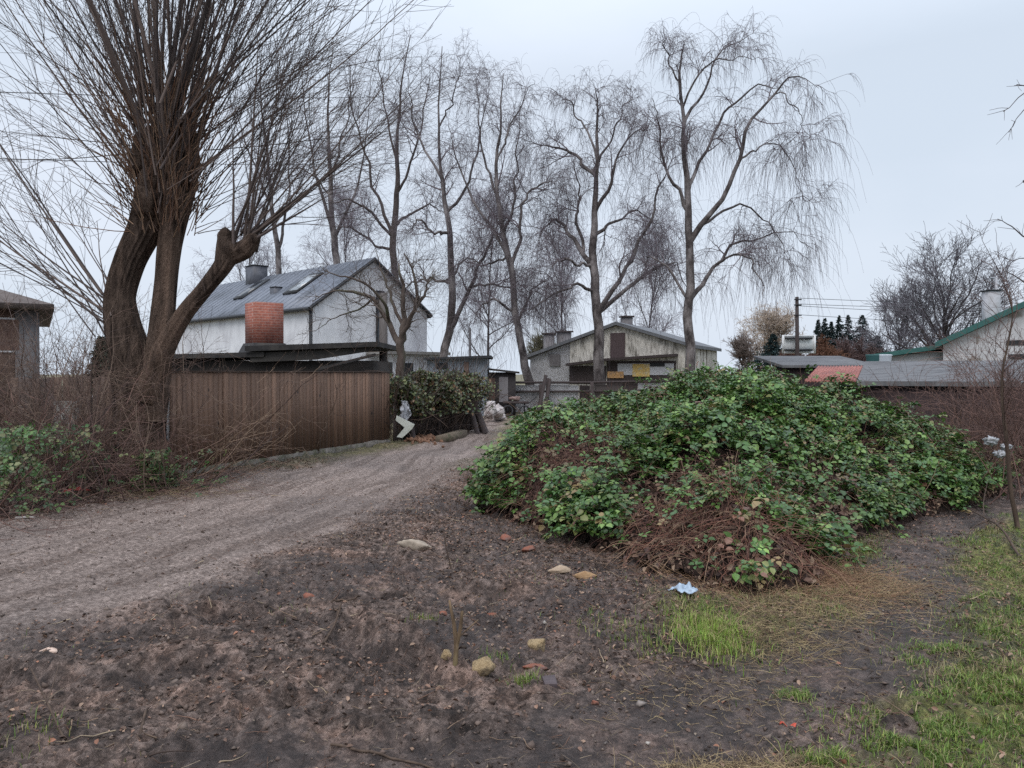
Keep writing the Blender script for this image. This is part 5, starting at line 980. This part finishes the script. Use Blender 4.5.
for k, (px, py, D_, w_, lb) in enumerate(((487, 120, 62, 9, 'faint bare birch farther back behind the slender birch with curved base'), (563, 150, 64, 9, 'faint bare birch farther back, seen left of the broad birch'), (648, 165, 62, 9, 'faint bare birch farther back between the broad birch and the weeping one'), (352, 110, 66, 10, 'faint bare birch farther back above the house skylight'), (236, 130, 60, 9, 'faint bare birch farther back, seen through the willow shoots'))):
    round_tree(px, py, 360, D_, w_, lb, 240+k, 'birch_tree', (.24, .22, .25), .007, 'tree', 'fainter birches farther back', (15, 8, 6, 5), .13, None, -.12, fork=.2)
# spruces
rng = np.random.default_rng(8); NEED = mat_attr('spruce_needle', .7, .2, .3, 3)
def spruce(px, py, D, rad, label, seed, c0=(.026, .045, .046), grp='spruces beyond the garages'):
    rng = np.random.default_rng(seed); top = at(px, py, D); Ht = top[2]+.6; tr = thing('spruce_tree', label, 'tree', (top[0], D, -.6), grp)
    tb = MB(); tb.tube([(top[0], D, -.6), (top[0], D, top[2])], [.16, .02], 8); tb.build('trunk', FR, tr, True)
    n = 420; t_ = rng.random(n)**.8; zz = -.6+Ht*(.08+.92*t_); rr3 = rad*(1-t_)**.85*rng.uniform(.55, 1.15, n)+.03; az = rng.uniform(0, 2*pi, n)
    P = grow(np.stack([np.full(n, top[0]), np.full(n, D), zz], -1), np.stack([np.cos(az), np.sin(az), .15+0*az], -1), rr3, 6, .05, -.07, rng)
    p, d, r, tt = spawn(P, P[..., 0]*0+.02, 12, .1, 1, 10, 70, rng); V, Fq, k = leafset(p, np.array([0, 0, 1.])+rng.normal(0, .5, p.shape), rng.uniform(.22, .46, len(p))*(1.1-.75*np.repeat(t_, 12)), .35, rng, .4, d); cr = MB(); cr.add(V, Fq, np.repeat(pick(rng, len(p), [c0, tuple(v*1.5 for v in c0)]), k, 0)); cr.build('crown', NEED, tr)
for k, (px, py, r, lb) in enumerate(((818, 320, 1.1, 'leftmost dark spruce of the row beyond the garages'), (824.5, 318.5, 1.1, 'second dark spruce from the left beyond the garages'), (831, 322, 1.0, 'short dark spruce in the middle of the row'), (839, 316, 1.4, 'pointed dark spruce right of the short one'), (848, 315.5, 1.4, 'tall dark spruce left of the broad one'), (862, 315.5, 2.3, 'broad tallest dark spruce at the right end of the row'), (877, 336, 1.9, 'low dark evergreen right of the broad spruce'), (773, 334, 2.2, 'low dark evergreen behind the left side of the backboard'))): spruce(px, py, 80 if k < 6 else 66, r*1.55, lb, 300+k)
for k, (px, py, r, lb) in enumerate(((102, 338, 1.3, 'dark young conifer seen left of the willow trunk'),)): spruce(px, py, 26, .9, lb, 320+k, (.03, .05, .035), None)
round_tree(545, 350, 372, 55, 4.5, 'olive twiggy bush left of the barn', 230, 'bare_shrub', (.13, .12, .07), .014, 'shrub', None, (12, 8, 7, 5), .1, None, .02, fork=.05)

# ------------------------------------------------------------------ the pollard willow
rng = np.random.default_rng(77); WD = 11.8
WB_ = mat('willow_bark', (.018, .013, .011), (.15, .108, .085), 9, .92, (1.4, 1.4, .22), 1, .14, (.19, .13, .098), 1.3, 0, 16, .1)
wl = thing('pollard_willow', 'huge pollarded willow with forked trunk and a fan of long shoots', 'tree', (at(142, 480, WD)[0], WD, 0))
def heavy(mb, pts, rows=60, sides=48, seed=0, amp=.14):
    rows = rows*2; sides = sides*2; P, R = limb(pts, rows, .0, rng); R = R*(.80 if seed != 3 else .72); V, Fq = tubes(P[None], R[None], sides); Vr = V.reshape(rows, sides, 3); c = P[:, None]; d = Vr-c; a = np.arange(sides)*2*pi/sides; s = np.concatenate([[0], np.cumsum(np.linalg.norm(np.diff(P, axis=0), axis=1))])
    A, S = np.meshgrid(a, s); k = 1+amp*1.6*(fbm3(np.cos(A)*1.6+seed+40, np.sin(A)*1.6+40, S*.8+40, 3))+.55*(np.abs(fbm3(np.cos(A)*4.5+seed+40, np.sin(A)*4.5+40, S*.55+40, 2))-.1)
    mb.add((c+d*k[..., None]).reshape(-1, 3), Fq)
    V2, F2 = blob(P[-1], R[-1]*1.05, seed+9, .3); mb.add(V2, F2)
tb = MB()
heavy(tb, [(142, 492, WD, .60), (140, 462, WD, .47), (139, 420, WD, .40), (134, 370, WD, .36), (124, 325, WD, .31), (121, 295, WD, .27), (130, 262, WD, .26), (146, 228, WD, .29), (157, 195, WD, .36), (162, 165, WD, .33), (164, 135, WD, .22)], 80, 44, 1)
heavy(tb, [(150, 420, WD-.1, .28), (156, 372, WD-.1, .27), (161, 330, WD-.1, .22), (166, 285, WD, .20), (171, 245, WD, .22), (178, 205, WD, .26), (186, 175, WD, .24), (194, 140, WD, .13)], 60, 32, 2)
heavy(tb, [(146, 400, WD-.25, .24), (162, 355, WD-.3, .22), (182, 318, WD-.4, .18), (202, 293, WD-.5, .155), (222, 268, WD-.6, .17), (232, 250, WD-.6, .20)], 50, 28, 3)
heavy(tb, [(226, 262, WD-.6, .17), (227, 245, WD-.6, .16), (226, 236, WD-.6, .13)], 16, 20, 4)
heavy(tb, [(230, 258, WD-.6, .15), (245, 250, WD-.62, .16), (254, 240, WD-.65, .12)], 16, 20, 5)
for k in range(16):
    px, py = rng.uniform(138, 200), rng.uniform(110, 225); V, Fq = blob(at(px, py, WD+rng.uniform(-.3, .2)), rng.uniform(.10, .19)*np.array([1, 1, 1.5]), 60+k, .35, 16, 12, fr=2.5); tb.add(V, Fq)
for dx, dy in ((-.45, -.25), (.5, -.3), (.1, -.5), (-.5, .2)):
    b0 = at(142, 470, WD); tb.tube([b0+np.array([dx*.5, dy*.5, .35]), b0+np.array([dx, dy, .02]), b0+np.array([dx*1.5, dy*1.5, -.15])], [.22, .15, .05], 12)
tb.build('trunk', WB_, wl, True)
# thick upright poles and the fan of shoots
def shoots(n, ox, oz, ang, L, r, rng, dep=.22, bend=.006, wob=.016):
    P0 = np.stack([at(1, 1, WD)[0]*0+(np.clip(rng.normal(sum(ox)/2, (ox[1]-ox[0])*.25, n), *ox)-512)/F*WD, WD+rng.normal(-.1, .22, n), H+(HY-rng.uniform(*oz, n))/F*WD], -1)
    cx_ = (170-512)/F*WD; s = (P0[:, 0]-cx_)/.50; a = np.radians(ang)*np.sign(s)*np.abs(s)**.8+rng.normal(0, .17, n); D = np.stack([np.sin(a), rng.normal(0, dep, n)*(1+.6*np.abs(np.sin(a))), np.cos(a)], -1)
    Lr = rng.uniform(*L, n)*(1-.38*np.clip(np.abs(np.sin(a)), 0, 1)); P = grow(P0, D, Lr, 14, wob, bend, rng); return P, taper(n, 14, rng.uniform(*r, n)*(1-.45*np.clip(np.abs(np.sin(a)), 0, 1)), .005, .9)
sh_ = MB(); wt = [(.085, .066, .060), (.12, .092, .080), (.06, .048, .045)]; allP = []
for args in ((11, (150, 190), (110, 185), 30, (4.5, 7), (.03, .055)), (58, (138, 204), (95, 212), 50, (3.8, 6.6), (.012, .030)), (85, (135, 207), (110, 225), 68, (2.5, 4.8), (.008, .017))):
    P, R = shoots(*args, rng); V, Fq = tubes(P, R, 7 if args[5][0] > .025 else 5); sh_.add(V, Fq, np.repeat(pick(rng, len(P), wt), 15*(7 if args[5][0] > .025 else 5), 0)); allP.append((P, R))
# the side head's shoots
n = 24; P0 = np.stack([(rng.uniform(226, 256, n)-512)/F*(WD-.6), WD-.6+rng.normal(0, .1, n), H+(HY-rng.uniform(232, 252, n))/F*(WD-.6)], -1); a = np.radians(rng.uniform(2, 66, n)); D = np.stack([np.sin(a), rng.normal(0, .22, n), np.cos(a)], -1)
P = grow(P0, D, rng.uniform(1.3, 3.6, n), 14, .022, .012, rng); R = taper(n, 14, rng.uniform(.008, .026, n), .004); V, Fq = tubes(P, R, 5); sh_.add(V, Fq, np.repeat(pick(rng, n, wt), 75, 0)); allP.append((P, R))
# shoots low on the trunk that lean out to the left
n = 16; P0 = np.stack([(rng.uniform(108, 122, n)-512)/F*WD, WD+rng.normal(-.1, .2, n), H+(HY-rng.uniform(290, 345, n))/F*WD], -1); a = np.radians(rng.uniform(-62, -18, n)); D = np.stack([np.sin(a), rng.normal(0, .25, n), np.cos(a)], -1)
P = grow(P0, D, rng.uniform(1.8, 4.2, n), 14, .025, .012, rng); R = taper(n, 14, rng.uniform(.008, .022, n), .004); V, Fq = tubes(P, R, 5); sh_.add(V, Fq, np.repeat(pick(rng, n, wt), 75, 0)); allP.append((P, R))
for P, R in allP:
    p, d, r, t_ = spawn(P, R, 7, .25, .97, 14, 38, rng); n = len(p); q = grow(p, d, rng.uniform(.5, 1.9, n), 8, .04, .005, rng); rq = taper(n, 8, np.clip(r*.4, .003, .007), .0022); V, Fq = tubes(q, rq, 4); sh_.add(V, Fq, np.repeat(pick(rng, n, wt), 36, 0))
    p, d, r, t_ = spawn(q, rq, 2, .2, .9, 15, 45, rng); n = len(p); q = grow(p, d, rng.uniform(.3, .9, n), 5, .07, 0, rng); V, Fq = tubes(q, taper(n, 5, .0035, .0022), 3); sh_.add(V, Fq, np.repeat(pick(rng, n, wt), 18, 0))
n = 480; P0 = np.stack([(rng.uniform(134, 206, n)-512)/F*WD, WD+rng.normal(-.25, .12, n), H+(HY-rng.uniform(95, 240, n))/F*WD], -1); a = (P0[:, 0]-(170-512)/F*WD)*1.4+rng.normal(0, .3, n); P = grow(P0, np.stack([np.sin(a), rng.normal(-.25, .3, n), np.cos(a)], -1), rng.gamma(3, .27, n).clip(.3, 2.2), 8, .05, .02, rng)
V, Fq = tubes(P, taper(n, 8, .007, .003), 4); sh_.add(V, Fq, np.repeat(pick(rng, n, [(.15, .085, .055), (.20, .13, .085), (.10, .065, .05)]), 36, 0))
sh_.build('shoots', BRANCHY, wl)

# ------------------------------------------------------------------ shrubs left and right
def thicket(name, label, cx, cy, sx_, sy_, n, L, r, cols, seed, lean=(0, 0, 1), up_=.02, kk=(6, 3), spread=.45, group=None, leaf=None, cat='shrub', nz0=0, Ls=(.3, .8)):
    rng = np.random.default_rng(seed); t_ = thing(name, label, cat, (cx, cy, 0), group); x = rng.normal(cx, sx_, n); y = rng.normal(cy, sy_, n)
    P = grow(np.stack([x, y, gz(x, y)-.03], -1), np.array(lean)+rng.normal(0, spread, (n, 3)), rng.uniform(*L, n), 10, .10, up_, rng); P[..., 2] = np.maximum(P[..., 2], gz(P[..., 0], P[..., 1])+.01); R = taper(n, 10, rng.uniform(*r, n), .002); mb = MB(); V, Fq = tubes(P, R, 5); mb.add(V, Fq, np.repeat(pick(rng, n, cols), 55, 0)); lastP = P
    for lv, k in enumerate(kk):
        p, d, rr4, tt = spawn(P, R, k, .25, 1, 20, 65, rng); m_ = len(p); q = grow(p, d, rng.uniform(*Ls, m_)/(1+lv*.7), 6, .13, .0, rng); q[..., 2] = np.maximum(q[..., 2], .01); rq = taper(m_, 6, np.clip(rr4*.6, .0025, .01), .0018); V, Fq = tubes(q, rq, 3); mb.add(V, Fq, np.repeat(pick(rng, m_, cols), 21, 0)); P, R = q, rq
    mb.build('stems', BRANCHY, t_)
    if leaf:
        ln, zlo, zhi, cs, sz, spx, spy = leaf; x = rng.normal(cx, spx, ln); y = rng.normal(cy, spy, ln); z = rng.uniform(zlo, zhi, ln); q = np.stack([x, y, z+gz(x, y)], -1); ok = fbm3(*(q*2.2+seed).T+50, 3) > .02; q = q[ok]
        V, Fq, k = leafset(q, np.array([.1, -.35, .8])+rng.normal(0, .45, q.shape), rng.uniform(*sz, len(q)), .75, rng, .3, None, 3); mb = MB(); mb.add(V, Fq, np.repeat(pick(rng, len(q), cs, None, .25), k, 0)); mb.build('foliage', LEAF, t_)
    return t_
BRN = [(.10, .065, .052), (.14, .09, .07), (.07, .05, .045), (.17, .12, .09)]; RED = [(.13, .075, .062), (.18, .105, .085), (.10, .062, .055)]; GRL = [(.05, .11, .03), (.08, .15, .04), (.05, .09, .035), (.12, .13, .05)]
thicket('bramble_bush', 'green leafed bramble bush in the lower left corner of the lane', -5.95, 9.3, .45, .5, 80, (.8, 1.8), (.004, .009), RED, 401, (.1, -.1, 1), -.06, (4, 2), .5, None, (1500, .05, 1.0, GRL, (.035, .075), .42, .5), 'bush')
thicket('bramble_bush', 'low green bramble sprawling at the base of the willow trunk', -5.0, 10.9, .3, .25, 45, (.5, 1.1), (.003, .006), RED, 402, (0, -.1, 1), -.08, (3, 2), .6, None, (1300, .02, .55, GRL, (.04, .07), .35, .3), 'bush')
thicket('bare_shrub', 'tangled leafless reddish shrub at the left edge below the hip roofed house', -6.9, 11.0, .8, .6, 105, (1.4, 3.3), (.006, .014), BRN, 403, (.1, 0, 1), .0, (7, 4), .45)
thicket('bare_shrub', 'dense brown leafless scrub between left house and willow trunk', -8.0, 14.5, 1.6, .6, 75, (1.8, 3.4), (.008, .018), BRN, 404, (.0, 0, 1), .01, (7, 4), .4)
thicket('bare_shrub', 'leaning leafless shrub in front of the willow trunk', -5.6, 10.7, .35, .3, 40, (.9, 1.9), (.005, .012), BRN, 405, (-.1, 0, 1), .0, (5, 3), .45)
thicket('bare_shrub', 'pale thin branched shrub against the brown fence beside the willow', -4.85, 12.0, .08, .1, 11, (1.3, 2.3), (.006, .012), [(.24, .17, .12), (.18, .12, .09)], 406, (.75, -.2, .8), .02, (5, 3), .3, Ls=(.3, .8))
thicket('bare_shrub', 'tangled red-brown leafless shrub between brambles and the right edge', 7.9, 12.2, .75, .8, 110, (1.0, 2.2), (.005, .013), RED, 407, (0, 0, 1), -.01, (7, 4), .5, None, (500, .02, .5, [(.05, .09, .035), (.09, .11, .04)], (.03, .055), .8, .8))
thicket('bare_shrub', 'taller thin leafless shrub at the right edge beyond the sapling', 6.9, 10.3, .4, .35, 34, (1.6, 2.9), (.005, .012), RED, 408, (-.02, 0, 1), .01, (7, 4), .28)
thicket('bare_shrub', 'leafless brown scrub in front of the dark garage wall', 11.4, 16.6, 1.5, .8, 60, (.9, 1.7), (.006, .014), BRN, 409, (0, 0, 1), .0, (6, 4), .4)
# withered reeds / dry grass low behind right bushes
n = 1500; rng = np.random.default_rng(66); x = rng.normal(8.8, 1.4, n); y = rng.normal(13.6, .8, n); mb = MB(); add_blades(mb, x, y, .25, .65, pick(rng, n, [(.30, .22, .12), (.22, .16, .09), (.15, .13, .06)]), rng, .7, .006); o = mb.build('dry_reeds', GRASS, None, loc=(8.8, 13.6, 0)); tag(o, 'ochre dry grass stand behind the red-brown shrub', 'grass', kind='stuff')
# thin sapling at the right edge
X0, Y0, z0 = ground_at(1019, 527); sp_ = thing('sapling', 'thin dark leafless sapling rising from the grass at the right edge', 'tree', (X0, Y0, z0)); mb = MB()
P, R = limb([(1019, 528, Y0, .026), (1012, 480, Y0, .022), (1006, 430, Y0, .018), (1003, 380, Y0, .013), (1010, 330, Y0, .008), (1012, 290, Y0, .004)], 16, .015); mb.tube(P, R, 8); mb.build('trunk', BRANCHD, sp_, True)
p, d, r, t_ = spawn(np.array([P]), np.array([R]), 26, .25, 1, 25, 60, rng); q = grow(p, d+[0, 0, .2], rng.uniform(.3, 1.0, 26), 7, .10, .01, rng); mb = MB(); rq = taper(26, 7, .006, .002); V, Fq = tubes(q, rq, 4); mb.add(V, Fq, np.array([.09, .055, .048])); p, d, r, t_ = spawn(q, rq, 5, .2, 1, 25, 55, rng); q = grow(p, d, rng.uniform(.15, .4, len(p)), 5, .1, 0, rng); V, Fq = tubes(q, taper(len(p), 5, .0028, .0018), 3); mb.add(V, Fq, np.array([.09, .055, .048])); mb.build('twigs', BRANCHY, sp_)
# tree standing out of frame whose branch tips reach in
D = 9.0; ot = thing('bare_tree', 'branch tips of a leafless tree reaching in from beyond the right edge', 'tree', (at(1180, 500, D)[0], D, 0)); mb = MB()
P, R = limb([(1180, 540, D, .16), (1175, 400, D, .13), (1170, 250, D, .10), (1160, 80, D, .06), (1150, -60, D, .03)], 20, .03); mb.tube(P, R, 10)
mb.build('trunk', FR, ot, True); mb = MB()
for pts in ([(1168, 200, D, .05), (1110, 110, D, .025), (1050, 90, D, .012), (1018, 88, D, .006), (1012, 86, D, .003)], [(1160, 120, D, .04), (1080, 60, D, .02), (1035, 82, D, .008), (1012, 104, D, .004), (1000, 112, D, .003)], [(1050, 90, D, .01), (1028, 106, D, .006), (1014, 120, D, .004), (1007, 135, D, .0025)],
            [(1172, 300, D, .05), (1100, 262, D, .025), (1050, 246, D, .014), (1022, 236, D, .009), (1008, 226, D, .006), (996, 220, D, .003)], [(1050, 246, D, .01), (1020, 259, D, .005), (1005, 258, D, .003)], [(1170, 330, D, .04), (1100, 300, D, .02), (1040, 290, D, .012), (1005, 272, D, .004)], [(1060, 200, D, .01), (1024, 184, D, .004), (1021, 182, D, .003)]):
    P, R = limb(pts, 14, .012); mb.tube(P, R, 6, np.array([.07, .055, .055]))
    p, d, r, t_ = spawn(P[None], R[None], 6, .45, 1, 25, 50, rng); q = grow(p, d, rng.uniform(.06, .25, 6), 5, .08, 0, rng); V, Fq = tubes(q, taper(6, 5, .003, .0018), 4); mb.add(V, Fq, np.array([.08, .06, .06]))
mb.build('branches', BRANCHY, ot)
# white rubbish behind the bramble's right flank, red wrap on the left
WP = mat('white_plastic', (.34, .35, .37), (.50, .51, .53), 7, .45, bump=.4, bdist=.02, c3=(.2, .2, .2), big=20)
for k, (px, py, s_, lb) in enumerate(((992, 441, .06, 'uppermost white plastic scrap caught in the right-hand shrub'), (1007, 447, .045, 'lone white plastic scrap beside the sapling stem'), (1001, 454, .05, 'lowest white plastic scrap in the right-hand shrub'))):
    p = at(px, py, 9.6); V, Fq = blob(p, (s_*1.3, .05, s_*.8), 70+k, .9, 26, 16, fr=4); mb = MB(); mb.add(V, Fq); o = mb.build('plastic_scrap', WP, None, True); tag(o, lb, 'scrap', 'white scraps in the right-hand shrub')
crumple(78, 494, .16, .09, .3, 9, 'red_bag', mat('red_bag', (.26, .03, .03), (.36, .06, .05), 9, .5, bump=.3), 'crumpled dark red bag half hidden under the left brambles', .10)
crumple(24, 521, .10, .05, .1, 19, 'paper_scrap', mat('grey_paper', (.3, .27, .25), (.4, .36, .34), 9, .8, bump=.3), 'dirty pale paper scrap at the lower left under the brambles', .04, 'paper')
